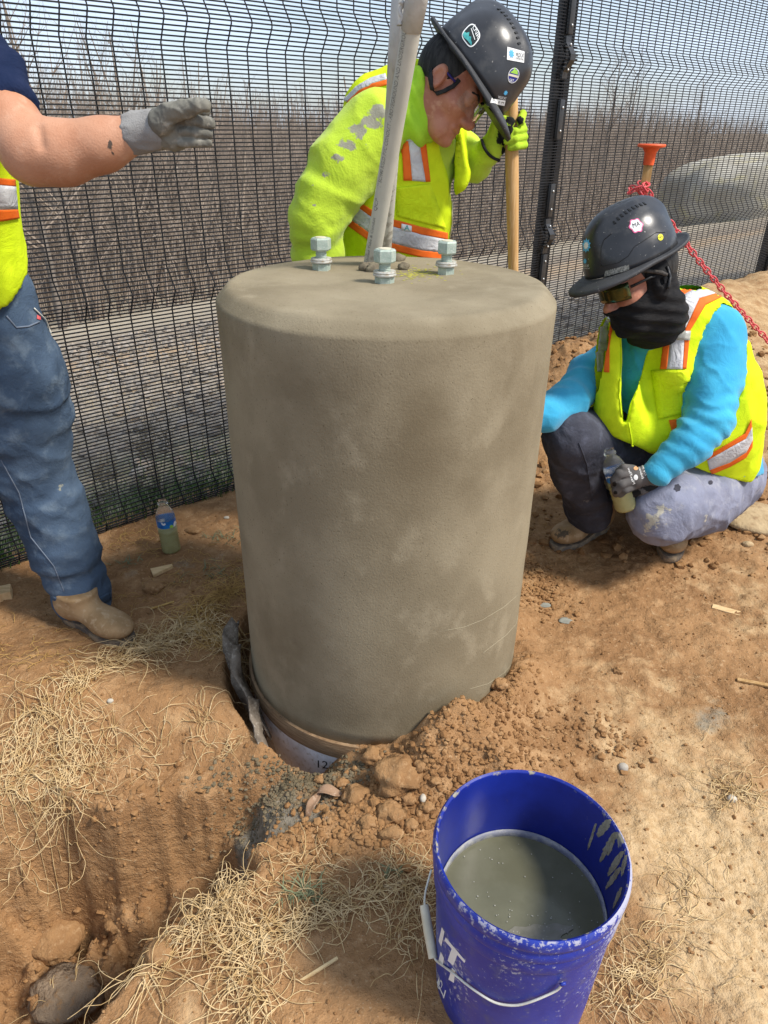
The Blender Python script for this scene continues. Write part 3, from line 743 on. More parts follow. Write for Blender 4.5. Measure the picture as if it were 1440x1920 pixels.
# ------------------------------------------------------------------ fence
BENDS = (.06, .85, 1.64, 2.43)
def bend(z):
    d = 0
    for b in BENDS: d = np.maximum(d, .044 * np.clip(1 - np.abs(z - b) / .070, 0, 1))
    return d
ZB, ZT = -.10, 2.56
def fence_panel(s0, s1, label):
    base = FP + FD * s0; base = np.array([base[0], base[1], 0.0])
    root = thing('mesh_fence', label, 'fence', base, 'fence panels')
    zs = np.arange(ZB, ZT, .0127); V = []; F = []
    r = .0021; Ln = s1 - s0
    for k, z in enumerate(zs):
        d = FN * (bend(z) + .003); c = len(V)
        for s in (0, Ln):
            for a, b in ((-1, -1), (1, -1), (1, 1), (-1, 1)):
                V.append(base + FD * s + d + FN * a * r + np.array([0, 0, z + b * r]))
        F += [(c, c + 1, c + 5, c + 4), (c + 1, c + 2, c + 6, c + 5), (c + 2, c + 3, c + 7, c + 6), (c + 3, c, c + 4, c + 7)]
    o = obj('horizontal_wires', V, np.array(F), M_fence, root, False); o['kind'] = 'stuff'
    pz = sorted({ZB, ZT} | {b + q for b in BENDS for q in (-.070, -.006, .006, .070) if ZB < b + q < ZT})
    pts = np.array([base + FN * (bend(np.array(z)) - .002) + np.array([0, 0, z]) for z in pz])
    Vt, Ft = tube(pts, .0025, 6)
    me = mesh_data('vertical_wire', Vt - base, Ft, M_fence, True)
    n = int(Ln / .0762)
    for i in range(n + 1):
        link('vertical_wire', me, root, FD * (i * Ln / n))
    return root
def post(s, label):
    b = FP + FD * s; gz = Hs(b[0], b[1]); b = np.array([b[0], b[1], gz - .25]); top = 2.7
    root = thing('fence_post', label, 'fence post', b, 'fence posts')
    ax = np.array([FD, FN, [0, 0, 1]]); hgt = top - b[2]
    c = b + np.array([0, 0, hgt / 2]) - FN * .045
    MB().box(c + FD * .028, (.058, .075, hgt), ax, .004).build('upright', M_post, root, True, .6)
    MB().box(c + np.array([0, 0, hgt / 2 + .004]) + FD * .028, (.064, .08, .008), ax, .002).build('post_cap', M_black, root, True, .6)
    # clamp bar on the near side, in plates between the bends
    zs = [(-.05, .0), (.14, .36), (.36, .47), (.60, .76), (.945, 1.10), (1.30, 1.47), (1.73, 1.95), (1.95, 2.1), (2.2, 2.34)]
    prev = None
    MB().box(c - FD * .022 + FN * .012, (.048, .030, hgt - .02), ax, .002).build('clamp_channel', M_post, root, True, .6)
    for z0, z1 in zs:
        p = np.array([b[0], b[1], (z0 + z1) / 2]) - FD * .024 + FN * .016
        pl = MB().box(p, (.036, .016, z1 - z0), ax, .004).build('clamp_plate', M_clamp, root, True, .6)
        for zb in (z0 + .035, z1 - .035):
            q = np.array([b[0], b[1], zb]) - FD * .024 + FN * .025
            MB().lathe([(0, .006), (.004, .0055), (.006, .003), (.0062, 0)], q, frame(FN, (0, 0, 1)), 10).build('bolt', M_bolt, pl, True)
    for zb in BENDS[:3]:                                    # shaped brackets that follow the bends
        bm = MB(); o_ = np.array([b[0], b[1], zb]) - FD * .024
        pr = [(-.085, .016), (-.06, .018), (-.012, .052), (.012, .052), (.06, .018), (.085, .016)]
        V = []; 
        for sx in (-.02, .02):
            for z, n in pr: V.append(o_ + FD * sx + FN * n + np.array([0, 0, z]))
            for z, n in pr[::-1]: V.append(o_ + FD * sx + FN * (n - .012) + np.array([0, 0, z]))
        m = 12; F = [(i, (i + 1) % m, m + (i + 1) % m, m + i) for i in range(m)] + [tuple(range(m))[::-1], tuple(range(m, 2 * m))]
        br = bm.add(V, F).build('bend_bracket', M_clamp, root)
        for sx in (-.036, .036):                            # ribbed ears beside the bracket
            e = MB()
            for j in range(6): e.box(o_ + FD * sx * 1.0 + FN * (.030 + .010 * (1 - abs(j - 2.5) / 2.5)) + np.array([0, 0, -.04 + j * .016]), (.024, .014, .007), ax, .002)
            e.build('ribbed_ear', M_black, br, True, .6)
        for zq in (-.05, .05):
            MB().lathe([(0, .006), (.004, .0055), (.006, .003), (.0062, 0)], o_ + FN * .030 + np.array([0, 0, zq]), frame(FN, (0, 0, 1)), 10).build('bolt', M_bolt, br, True)
    return root
fence_panel(-3, 0, 'black welded mesh fence panel behind the man on the left and the pier')
fence_panel(0, 3, 'black welded mesh fence panel right of the post, behind the crouching man')
fence_panel(-6, -3, 'black welded mesh fence panel beyond the left edge of the picture')
fence_panel(3, 6, 'black welded mesh fence panel starting at the right edge of the picture')
post(0, 'black fence post with bolted clamp plates behind the shovel handle')
post(-3, 'black fence post hidden past the left edge of the picture')
post(3, 'black fence post at the right edge of the picture above the soil bank')
# grass along the foot of the fence and dry weeds behind it
def blades(n, f, hr, wr, mat_, name, label, cat='grass'):
    V = []; F = []
    for i in range(n):
        p = f(); h = rng_.uniform(*hr); a = rng_.uniform(0, 2 * math.pi); w_ = rng_.uniform(*wr); l = rng_.uniform(.2, .9) * h
        dx = np.array([math.cos(a), math.sin(a), 0]); sx = np.array([-dx[1], dx[0], 0]) * w_; c = len(V)
        V += [p - sx, p + sx, p + dx * l * .4 + np.array([0, 0, h * .65]) - sx * .8, p + dx * l * .4 + np.array([0, 0, h * .65]) + sx * .8, p + dx * l + np.array([0, 0, h * .95])]
        F += [(c, c + 1, c + 3, c + 2), (c + 2, c + 3, c + 4)]
    o = obj(name, np.array(V), F, mat_, None, False, origin=V[0]); tag(o, label, cat, kind='stuff'); return o
def f1():
    s = rng_.uniform(-3.4, -.6); t = abs(rng_.normal(0, .16)) - .04 + (rng_.random() < .25) * rng_.uniform(0, .5)
    return fence_pt(s, t) - np.array([0, 0, .004])
blades(3800, f1, (.03, .10), (.0012, .0025), M_grass, 'grass', 'green grass along the foot of the left fence panel')
def f2():
    s = rng_.uniform(-3.4, 3); t = rng_.uniform(.1, 6); return fence_pt(s, t) - np.array([0, 0, .004])
blades(5000, f2, (.03, .10), (.001, .003), M_weed, 'dry_grass', 'dry pale grass and litter on the slope behind the fence')
def weed(px, py, h, lab):
    d = ray(px, py); t = np.linspace(1, 6, 800); P = CAM + t[:, None] * d; i = int(np.argmax(P[:, 2] < H(P[:, 0], P[:, 1]))); p = P[i]
    ls = []
    for k in range(9):
        a = rng_.uniform(0, 6.3); e = np.array([math.cos(a), math.sin(a), 0]) * h * .22
        m_ = p + e * .5 + np.array([0, 0, h * .5]); q = p + e + np.array([0, 0, h * rng_.uniform(.7, 1)])
        ls.append((np.array([p, m_, q]), np.array([.0022, .0018, .001])))
        for j in range(16):
            u = rng_.uniform(.25, 1); s_ = m_ * (1 - u) + q * u; ls.append((np.array([s_, s_ + rng_.normal(0, .035, 3) + np.array([0, 0, .02])]), np.array([.0014, .0009])))
    V, F = tubes3(ls); th = thing('dry_weed', lab, 'weed', p); obj('stems', V, F, M_weed, th)
weed(305, 935, .33, 'pale dried weed behind the fence above the standing bottle')
weed(208, 945, .20, 'smaller dried weed behind the fence beside the jeans leg')
print('fence', time.time() - T0)

# ------------------------------------------------------------------ the concrete pier
n = 128; prof = []
ZTOP = 1.055
prof += [(PR + .002, .022), (PR + .001, .06)] + [(PR, z) for z in np.linspace(.1, .98, 40)]
prof += [(PR + .0006, 1.020), (PR - .0008, 1.026), (PR - .004, 1.030), (PR - .012, 1.039), (PR - .019, 1.0465), (PR - .024, 1.051), (PR - .030, 1.0538), (PR - .037, 1.055)]
r_e = prof[-1][0]
prof += [(r, ZTOP + .002 * math.sin(r * 30)) for r in np.linspace(r_e - .012, .004, 22)]
V, F = lathe(prof, (PIER[0], PIER[1], 0), None, n)
N_ = np.stack([V[:, 0] - PIER[0], V[:, 1] - PIER[1], np.zeros(len(V))], 1); N_ /= np.linalg.norm(N_, axis=1)[:, None] + 1e-9
V = V + N_ * (.0022 * fbm(V, 7, 3, 3) * sst(.36, .362, np.hypot(V[:, 0], V[:, 1] - PIER[1])))[:, None]
topm = sst(1.0, 1.05, V[:, 2]); V[:, 2] += topm * .0025 * fbm(V, 14, 3, 8)
px, py, pk = proj(V)
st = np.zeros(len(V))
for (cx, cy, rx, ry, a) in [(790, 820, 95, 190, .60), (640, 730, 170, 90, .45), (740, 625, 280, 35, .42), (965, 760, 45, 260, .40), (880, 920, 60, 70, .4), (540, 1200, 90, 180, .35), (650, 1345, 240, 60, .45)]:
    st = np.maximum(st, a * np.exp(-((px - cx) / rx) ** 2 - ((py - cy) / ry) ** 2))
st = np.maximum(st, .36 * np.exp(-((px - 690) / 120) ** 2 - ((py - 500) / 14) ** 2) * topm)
pier = thing('concrete_pier', 'round grey brown fresh concrete pier standing in the middle', 'pier', (PIER[0], PIER[1], 0))
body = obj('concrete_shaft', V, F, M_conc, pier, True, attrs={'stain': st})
OFF[body] = OFF[pier]
pier_tree = bvh(V, F)
for ln in [[(835, 1182), (870, 1176), (905, 1162), (945, 1138), (975, 1112)], [(880, 1292), (915, 1282), (945, 1262), (965, 1238)], [(905, 1225), (950, 1190), (985, 1150)]]:
    line_on('trowel_scratch', pier_tree, ln, .0005, mat('scratched_concrete', (.33, .29, .20), rough=.9, bump=0), body, .0001, 6)
# torn form rim and the white tube form below it
MB().lathe([(PR - .01, .024), (PR + .010, .023), (PR + .012, .010), (PR + .011, -.012), (PR + .007, -.03), (PR - .01, -.03)], (PIER[0], PIER[1], 0), None, 96, True).build('torn_form_rim', M_card, pier, True, .8)
MB().lathe([(PR - .008, -.02), (PR + .004, -.02), (PR + .004, -.45), (PR - .008, -.45)], (PIER[0], PIER[1], 0), None, 96, True).build('tube_form', M_sono, pier, True, .8)
tf = bvh(*lathe([(PR + .004, .02), (PR + .004, -.45)], (PIER[0], PIER[1], 0), None, 96))
tv, tfc = text2('12.26'); decal('form_marking', tf, tv, tfc, [(596, 1439), (646, 1445), (646, 1431), (596, 1425)], M_blackp, pier, .0008)
# peeled strips of the form hanging on the left
def flap(name, pts, wd, mat_, parent, curl=.5, seed=0):
    rs = np.random.default_rng(seed); P = np.array(pts, float); T = np.gradient(P, axis=0); V = []; m = 7
    for i, p in enumerate(P):
        t = T[i] / np.linalg.norm(T[i]); o_ = np.array([p[0] - PIER[0], p[1] - PIER[1], 0]); o_ /= np.linalg.norm(o_); s_ = np.cross(t, o_); s_ /= np.linalg.norm(s_)
        for j in range(m):
            u = j / (m - 1) - .5; V.append(p + s_ * wd[i] * u + o_ * (curl * wd[i] * u * u * 1.6 + rs.normal(0, .005)) + t * rs.normal(0, .009) + s_ * rs.normal(0, .004))
    F = [(i * m + j, i * m + j + 1, (i + 1) * m + j + 1, (i + 1) * m + j) for i in range(len(P) - 1) for j in range(m - 1)]
    o = obj(name, np.array(V), F, mat_, parent, True); md = o.modifiers.new('thickness', 'SOLIDIFY'); md.thickness = .004
    return o
def cyl(an, r, z): return np.array([PIER[0] + r * math.cos(math.radians(an)), PIER[1] + r * math.sin(math.radians(an)), z])
flap('peeled_form_strip', [cyl(192 + 5 * i, PR + .03 + .010 * math.sin(i), .10 - .028 * i) for i in range(7)], [.05, .07, .08, .07, .06, .05, .03], M_torn, pier, .8, 1)
flap('peeled_form_strip', [cyl(176 + 4 * i, PR + .05, .09 - .015 * i) for i in range(5)], [.03, .06, .07, .06, .03], M_torn, pier, 1.2, 2)
flap('peeled_form_strip', [cyl(216 + 4 * i, PR + .035 + .012 * i, .035 - .016 * i) for i in range(6)], [.02, .035, .045, .05, .04, .02], M_torn, pier, 1.4, 3)

# anchor bolts: levelling nut, washer, thread, top nut
def hexn(c, r, h, ch=.12):
    V = []; prof_ = [(r * .87, 0), (r, h * ch), (r, h * (1 - ch)), (r * .87, h)]
    for rr, z in prof_: V += [(rr * math.cos(math.pi / 3 * i), rr * math.sin(math.pi / 3 * i), z) for i in range(6)]
    F = [(k * 6 + i, k * 6 + (i + 1) % 6, (k + 1) * 6 + (i + 1) % 6, (k + 1) * 6 + i) for k in range(3) for i in range(6)] + [(5, 4, 3, 2, 1, 0), tuple(range(18, 24))]
    return np.array(c) + np.array(V), F
def anchor(px, py_base, lab, rot, order):
    p = atz(px, py_base, ZTOP); root = thing('anchor_bolt', lab, 'bolt', p, 'anchor bolts in the pier')
    def rotz(V):
        q = V - p; cs, sn = math.cos(rot), math.sin(rot); return p + np.stack([q[:, 0] * cs - q[:, 1] * sn, q[:, 0] * sn + q[:, 1] * cs, q[:, 2]], 1)
    thr = [(.0, -.01)]
    z = -.01
    while z < .066:
        thr += [(.0118, z), (.0132, z + .0012), (.0118, z + .0024)]; z += .0032
    thr += [(.0118, .068), (0, .068)]
    V, F = lathe(thr, p, None, 20); obj('threaded_rod', V, F, M_galv, root, True, autosmooth=.9)
    V, F = hexn(p + [0, 0, -.006], .0215, .022); obj('levelling_nut', rotz(V), F, M_galv, root, False)
    MB().lathe([(.014, .016), (.0245, .016), (.0255, .0178), (.0255, .0195), (.0245, .0213), (.014, .0213)], p, None, 32, True).build('washer', M_galv_w, root, True, .6)
    MB().lathe([(.014, .0216), (.0238, .0216), (.0245, .0235), (.0238, .0262), (.014, .0262)], p, None, 32, True).build('washer', M_galv_w, root, True, .6)
    V, F = hexn(p + [0, 0, .043], .0240, .028); obj('top_nut', rotz(V), F, M_galv, root, False)
    MB().lathe([(0, .0725), (.0125, .0725), (.0125, .068), (0, .068)], p, None, 20).build('rod_end', M_cream, root, False)
anchor(603, 505, 'left anchor bolt with pale washer on the pier top', .25, 0)
anchor(721, 531, 'front anchor bolt with green nut at the foot of the conduits', .1, 0)
anchor(836, 512, 'right anchor bolt with rusty washer beside the yellow paint', .45, 0)
p4_ = np.array([2 * PIER[0] + .02, PIER[1] + .17, ZTOP])
# splash of yellow marking paint on the pier top
ptree = pier_tree
rs = np.random.default_rng(3); V = []; F = []
for i in range(260):
    x, y = rs.normal(787, 24), rs.normal(513, 6); h_ = hit(ptree, x, y, .0006)[0]
    if h_ is None: continue
    r_ = rs.uniform(.001, .0042); c = len(V); V += [h_ + np.array([math.cos(a) * r_ * rs.uniform(.6, 1.4), math.sin(a) * r_, 0]) for a in np.linspace(0, 6.28, 7)[:-1]]; F.append(tuple(range(c, c + 6)))
o = obj('paint_splash', np.array(V), F, mat('yellow_marking_paint', (.42, .40, .06), (.36, .32, .07), rough=.9, sc=60, bump=.2), pier, False); o['kind'] = 'stuff'

# ------------------------------------------------------------------ the two conduits, taped together at the top
def conduit(lab, a, b, r, dirty):
    d = (b - a) / np.linalg.norm(b - a); root = thing('conduit', lab, 'conduit', a, 'grey plastic conduits')
    m = 60; P = a + np.linspace(0, 1, m)[:, None] * (b - a); V, F = tube(P, r, 28, True); k = V[:, 2] - a[2]
    st = dirty * (1.1 - k / .42) * .55 + .25 * np.exp(-k / .03)
    o = obj('pipe', V, F, M_pvc, root, True, attrs={'stain': np.clip(st, 0, 1)}, autosmooth=.9); OFF[o] = OFF[root]
    return root, d, V, F
ca = atz(695, 502, ZTOP - .01); cb = aty(791, -60, ca[1] - .20)
cA, dA, VA, FA = conduit('front leaning grey conduit with black lettering along it', ca, ca + (cb - ca) * 1.06, .0193, .45)
da = atz(719, 484, ZTOP - .01); db = aty(757, -60, ca[1] - .15); db2 = da + (db - da) * 1.05
cB, dB, VB, FB = conduit('upright grey conduit behind the lettered one, smeared with mortar', da, db2, .0193, .9)
# mortar left at the foot of the conduits
def lump(name, c, r, seed, mat_, parent=None, sq=(1, 1, 1), amp=.35, sub=3, fr=2.2, label=None, cat=None, group=None, flatshade=False):
    b = bmesh.new(); bmesh.ops.create_icosphere(b, subdivisions=sub, radius=1); V = np.array([v.co[:] for v in b.verts]); F = [[v.index for v in f.verts] for f in b.faces]; b.free()
    V = V * (1 + amp * fbm(V, fr, 3, seed))[:, None]
    V = V * np.array(sq) * r
    if parent is None:
        o = obj(name, V + np.array(c), F, mat_, None, not flatshade, origin=c); tag(o, label, cat, group)
    else: o = obj(name, V + np.array(c), F, mat_, parent, not flatshade)
    return o
M_mort = mat('mortar_lump', (.20, .17, .115), (.14, .115, .08), rough=.95, sc=40, bump=.6, bsc=90, spec=.1)
for i, (x, y, r_) in enumerate([(688, 502, .018), (704, 505, .022), (742, 486, .022), (757, 500, .014)]):
    lump('mortar_lump', atz(x, y, ZTOP + .004), r_, i, M_mort, pier, (1, 1, .7))
# tape at the top
mid = lambda k: (ca + dA * k)
for k0, k1, rr in ((.51, .64, .0206),):
    V, F = tube([mid(k0), mid((k0 + k1) / 2), mid(k1)], [rr, rr + .002, rr + .001], 20); obj('tape_wrap', V + fbm(V, 60, 2, 4)[:, None] * .0015, F, M_tape, cA, True)
tB = lambda k: da + dB * k
V, F = tube([tB(.44), tB(.50), tB(.62)], [.0203, .0210, .0206], 20); obj('tape_wrap', V + fbm(V, 60, 2, 6)[:, None] * .0015, F, M_tape, cB, True)
rs = np.random.default_rng(5); P = np.array([aty(752 + 3 * math.sin(i * 1.3), 2 + i * 5, ca[1] - .175) for i in range(10)]); V, F = tube(P, .003 + .003 * rs.random(10), 7); obj('tape_scrap', V + fbm(V, 90, 2, 2)[:, None] * .004, F, M_tape, cA, True)
# lettering along the front conduit
tv, tfc = text2('1" SCH40 RIGID PVC CONDUIT - ABOVEGROUND AND UNDERGROUND - MAX 90°C WIRE', False)
tv = tv * (.0105 / .72); L0 = .165
tv2, tfc2 = text2('QCP', False); tv3, tfc3 = text2('United Tube & Conduit', False)
segs = [(tv, tfc, .205), (tv2 * .0145, tfc2, .150), (tv3 * .0105, tfc3, .02)]
xs = np.cross(dA, [0, 1, 0]); xs /= np.linalg.norm(xs); ys = np.cross(dA, xs)
if ys[1] > 0: ys = -ys                      # faces the camera
MBt = MB()
a0 = math.radians(-38)
for tvv, ff, s0 in segs:
    if tvv is tv:
        tvv = tvv.copy(); tvv[:, 0] *= .40 / (tvv[:, 0].max())
    elif tvv[:, 0].max() > .1: tvv = tvv.copy(); tvv[:, 0] *= .115 / tvv[:, 0].max()
    V = []
    for u, v in tvv:
        th = a0 - (v - .004) / .0197; V.append(ca + dA * (s0 + u) + .0197 * (math.sin(th) * (xs if xs[0] > 0 else -xs) + math.cos(th) * ys))
    MBt.add(np.array(V), ff)
MBt.build('lettering', mat('faded_print', (.16, .155, .14), rough=.7, bump=0), cA)
print('pier', time.time() - T0)

# ------------------------------------------------------------------ bucket
bc = atz(995, 1590, .37); bz = Hs(bc[0], bc[1]) - .006; BC = np.array([bc[0], bc[1], bz])
bk = thing('bucket', 'scuffed blue plastic bucket of murky water in the foreground', 'bucket', BC)
k_ = .372
outer = [(.0, .004), (.118, .004), (.128, .0), (.131, .006), (.1335, .05), (.1400, .20), (.1440, .288), (.1470, .289), (.1480, .293), (.1480, .315), (.1472, .319), (.1495, .320), (.1505, .324), (.1505, .336), (.1490, .339), (.1492, .345), (.1520, .348), (.1528, .354), (.1528, .362), (.1515, .368)]
V, F = lathe(outer + [(.1480, .372)], BC, None, 96)
F = [f for f in F if len(f) <= 4]
rs_ = fbm(V, 9, 4, 11); h_ = V[:, 2] - BC[2]; an = np.arctan2(V[:, 1] - BC[1], V[:, 0] - BC[0])
stn = .30 + .38 * rs_ + .08 * sst(.29, .35, h_) + .10 * sst(.36, .372, h_) + .32 * np.exp(-((an + .55) / .28) ** 2) * sst(.27, .33, h_) - .12 * sst(.2, .05, h_)
o = obj('shell', V, F, M_bucket, bk, True, attrs={'stain': stn}, autosmooth=.7); OFF[o] = OFF[bk]
bucket_tree = bvh(V, F)
inn = [(.1480, .372), (.1445, .369), (.1435, .355), (.1405, .29), (.1375, .20), (.1335, .10), (.130, .012), (0, .010)]
pi = []
for (r0, z0), (r1, z1) in zip(inn[:-1], inn[1:]):
    for t in np.linspace(0, 1, 6)[:-1]: pi.append((r0 + (r1 - r0) * t, z0 + (z1 - z0) * t))
pi.append((0.001, .010))
V, F = lathe(pi, BC, None, 96); F = [f for f in F if len(f) == 4]; h_ = V[:, 2] - BC[2]; an = np.arctan2(V[:, 1] - BC[1], V[:, 0] - BC[0])
str_ = fbm(np.stack([np.cos(an) * 5 + h_ * 9, np.sin(an) * 5 - h_ * 6, h_ * 4], 1), 1.6, 3, 5)
stn = .12 + .5 * np.exp(-((an - .28) / .42) ** 2) * sst(-.05, .45, str_) * sst(.2, .24, h_) + .24 * sst(.352, .37, h_) + .55 * np.exp(-((h_ - .222) / .006) ** 2) * .8 + .12 * rs_.mean()
o = obj('inner_wall', V, F[::-1], M_bucket_in, bk, True, attrs={'stain': stn}); OFF[o] = OFF[bk]
WZ = .215
in_tree = bvh(V, F); rs = np.random.default_rng(12); M_smear = mat('dried_cement_smear', (.33, .29, .20), (.26, .22, .14), rough=.9, sc=60, bump=.5, bsc=120)
for x0, y0, x1, y1, wpx in [(q_[0] - 10, q_[1] + 4, q_[2] - 10, q_[3] + 4, q_[4]) for q_ in [(1152, 1532, 1132, 1566, 9), (1166, 1556, 1136, 1612, 8), (1158, 1572, 1150, 1600, 5), (1178, 1592, 1150, 1640, 7), (1174, 1622, 1146, 1664, 6), (1184, 1600, 1176, 1640, 4), (1128, 1540, 1112, 1590, 3), (1176, 1660, 1160, 1700, 4)]]:
    n = 14; V_ = []; miss = 0
    for i in range(n + 1):
        u = i / n; w_ = wpx * (math.sin(math.pi * min(1, .12 + u * .88)) ** .6) * rs.uniform(.8, 1.15)
        for sgn in (-1, -.3, .3, 1):
            h_ = hit(in_tree, x0 + (x1 - x0) * u + sgn * w_ + rs.normal(0, .5), y0 + (y1 - y0) * u + rs.normal(0, .5), .0006)[0]; miss += h_ is None; V_.append(h_ if h_ is not None else (V_[-1] if V_ else BC))
    if miss > 3: print('smear misses', miss); continue
    obj('cement_smear', np.array(V_), [(i * 4 + j, i * 4 + j + 1, (i + 1) * 4 + j + 1, (i + 1) * 4 + j) for i in range(n) for j in range(3)], M_smear, bk, True)
V, F = lathe([(.1372, WZ), (.134, WZ - .001)] + [(r, WZ - .0012) for r in np.linspace(.13, .0001, 6)], BC, None, 72); F = [f for f in F if len(f) == 4]
obj('murky_water', V, F, M_water, bk, True)
V, F = lathe([(.1375, WZ + .014), (.1362, WZ + .016), (.1350, WZ + .004), (.1345, WZ - .004), (.137, WZ - .006)], BC, None, 72); obj('scum_ring', V, [f for f in F if len(f) == 4], mat('dried_scum', (.20, .21, .26), (.34, .34, .33), rough=.5, sc=50, bump=.4), bk, True)
# scum film and floating specks
wt = bvh(*lathe([(.1372, WZ), (.001, WZ)], BC, None, 48))
rs = np.random.default_rng(8); V = []; F = []
for i in range(90):
    x, y = (rs.normal(1030, 55), rs.normal(1745, 22)) if i < 40 else (rs.uniform(850, 1120), rs.uniform(1580, 1760)); p = hit(wt, x, y, .0008)[0]
    if p is None or math.hypot(p[0] - BC[0], p[1] - BC[1]) > .13: continue
    r_ = rs.uniform(.0004, .0013); n_ = 7; c = len(V); V += [p + np.array([math.cos(a) * r_ * rs.uniform(.7, 1.3), math.sin(a) * r_ * rs.uniform(.7, 1.3), 0]) for a in np.arange(n_) * 2 * math.pi / n_]; F.append(tuple(range(c, c + n_)))
o = obj('floating_specks', np.array(V), F, mat('foam_speck', (.34, .33, .28), rough=.8, bump=0), bk, False); o['kind'] = 'stuff'
V, F = poly2([(math.cos(a) * (1 + .25 * math.sin(3 * a) + .12 * math.sin(7 * a)), math.sin(a) * (1 + .2 * math.cos(2 * a) + .1 * math.sin(9 * a))) for a in np.linspace(0, 6.283, 40)[:-1]])
V = (np.array(V) + 1.4) / 2.8; decal('scum_film', wt, V, F, [(950, 1800), (1100, 1775), (1075, 1715), (920, 1725)], mat('grey_scum_film', (.15, .145, .11), (.19, .18, .145), rough=.35, sc=30, bump=.1), bk, .0005)
# bail with its grip, hung on two ears
def bpt(an, r, z): return BC + np.array([r * math.cos(an), r * math.sin(an), z])
e1, e2 = math.radians(-78), math.radians(-78 + 180)
def pxon(px, py, off=.004):
    h = hit(bucket_tree, px, py, off)[0]; return h
wp = [(1052, 1836), (1048, 1848), (1000, 1870), (968, 1880), (930, 1876), (890, 1850), (850, 1818), (822, 1800)]
bp_ = [pxon(*q, .005) for q in wp]; bp_ = [q for q in bp_ if q is not None]
gr0, gr1 = aty(812, 1797, bp_[-1][1] + .004), aty(795, 1697, bp_[-1][1] + .075)
tail = aty(797, 1672, gr1[1] + .03)
P = [np.array(q) for q in bp_] + [gr0, gr1, tail, tail + np.array([.012, .03, .02])]
# smooth the wire
def smooth_line(P, n=60):
    P = np.array(P); t = np.r_[0, np.cumsum(np.linalg.norm(np.diff(P, axis=0), axis=1))]; u = np.linspace(0, t[-1], n); Q_ = np.stack([np.interp(u, t, P[:, i]) for i in range(3)], 1)
    for _ in range(3): Q_[1:-1] = (Q_[:-2] + 2 * Q_[1:-1] + Q_[2:]) / 4
    return Q_
MB().tube(smooth_line(P), .0019, 8).build('bail_wire', M_wire, bk, True)
MB().tube([gr0, gr0 + (gr1 - gr0) * .5 + np.array([0, 0, -.001]), gr1], [.0078, .0088, .0078], 16).build('grip', M_cream, bk, True, .8)
for q in (bp_[0],):
    MB().lathe([(0, .004), (.004, .004), (.0055, 0)], q - np.array([0, 0, 0]), frame(q - BC - np.array([0, 0, .3]), (0, 0, 1)), 12).build('bail_ear', M_bucket, bk, True)
# white printed letters, the end of a word on two lines
def letter(strokes, q):
    for s_ in strokes:
        V, F = grid2(3, 6); V = [((s_[0] + (s_[2] - s_[0]) * u), (s_[1] + (s_[3] - s_[1]) * v)) for u, v in V]; decal('printed_letter', bucket_tree, V, F, q, M_white, bk, .0006)
letter([(0, 0, 1, 1)], [(823, 1764), (828, 1775), (834, 1747), (829, 1738)])
letter([(.36, 0, .64, .80), (0, .80, 1, 1)], [(826, 1789), (864, 1822), (873, 1801), (836, 1757)])
letter([(0, 0, 1, 1)], [(822, 1803), (831, 1812), (833, 1796), (827, 1784)])
letter([(.2, 0, .8, 1)], [(838, 1834), (855, 1845), (856, 1822), (846, 1812)])
letter([(0, 0, 1, 1)], [(812, 1712), (815, 1722), (813, 1704), (810, 1698)])
decal('printed_frame', bucket_tree, *grid2(8, 1), [(806, 1812), (832, 1870), (834, 1870), (808, 1812)], M_white, bk, .0006)
decal('printed_frame', bucket_tree, *grid2(4, 1), [(831, 1871), (835, 1856), (837, 1857), (833, 1872)], M_white, bk, .0006)
tv, tfc = text2('BUILD'); decal('printed_line', bucket_tree, tv, tfc, [(808, 1822), (824, 1858), (832, 1846), (812, 1806)], M_white, bk, .0006)
print('bucket', time.time() - T0)

# ------------------------------------------------------------------ bottles
def bottle(lab, base, axis, yaw, fill, H_, R_, level_flat=True):
    root = thing('water_bottle', lab, 'bottle', base); z = np.array(axis, float); z /= np.linalg.norm(z); ax = frame(z, (math.cos(yaw), math.sin(yaw), .01))
    s = H_ / .205
    pr = [(.0, .004), (.012, .003), (.024, .0), (.030, .004), (.0315, .012), (.0300, .020), (.0315, .028), (.0300, .037), (.0315, .046), (.0300, .055), (.0315, .064), (.0300, .073), (.0315, .082), (.0316, .100), (.0305, .106), (.0305, .136), (.0316, .140), (.0308, .146), (.0285, .155), (.0225, .170), (.0155, .180), (.0128, .185), (.0125, .190), (.0165, .191), (.0165, .194), (.0130, .195), (.0130, .205)]
    pr = [(r * R_ / .0318, q * s) for r, q in pr]
    V, F = lathe(pr, base, ax, 40); F = [f for f in F if len(f) == 4]
    q = (V - base) @ ax.T; an = np.arctan2(q[:, 1], q[:, 0]); foot = np.clip(1 - q[:, 2] / (.03 * s), 0, 1)      # five-lobed foot
    V = V + (np.abs(np.sin(an * 2.5)) * .004 * foot)[:, None] * z
    V2 = np.concatenate([V, base + ((V - base) - z * ((V - base) @ z)[:, None]) * .97 + z * ((V - base) @ z)[:, None]])
    o = obj('plastic_body', V, F, M_clearb, root, True); 
    lv = fill * H_
    inn = [(r * .955, max(q_, .004)) for r, q_ in pr if q_ <= lv]; inn.append((np.interp(lv, [b for a, b in pr], [a for a, b in pr]) * .955, lv)); inn.append((.0005, lv))
    V, F = lathe(inn, base, ax, 40); obj('cloudy_drink', V, F, M_drink, root, True)
    lr = np.interp(.12 * s, [b for a, b in pr], [a for a, b in pr]) * 1.015
    V, F = lathe([(lr, .108 * s), (lr, .135 * s)], base, ax, 40); F = [f for f in F if len(f) == 4]; lb = obj('label', V, F, M_bluep, root, True)
    return root, ax, s, lr, V, F
bs = tpx(322, 1032); bs[2] = Hs(bs[0], bs[1]) - .003
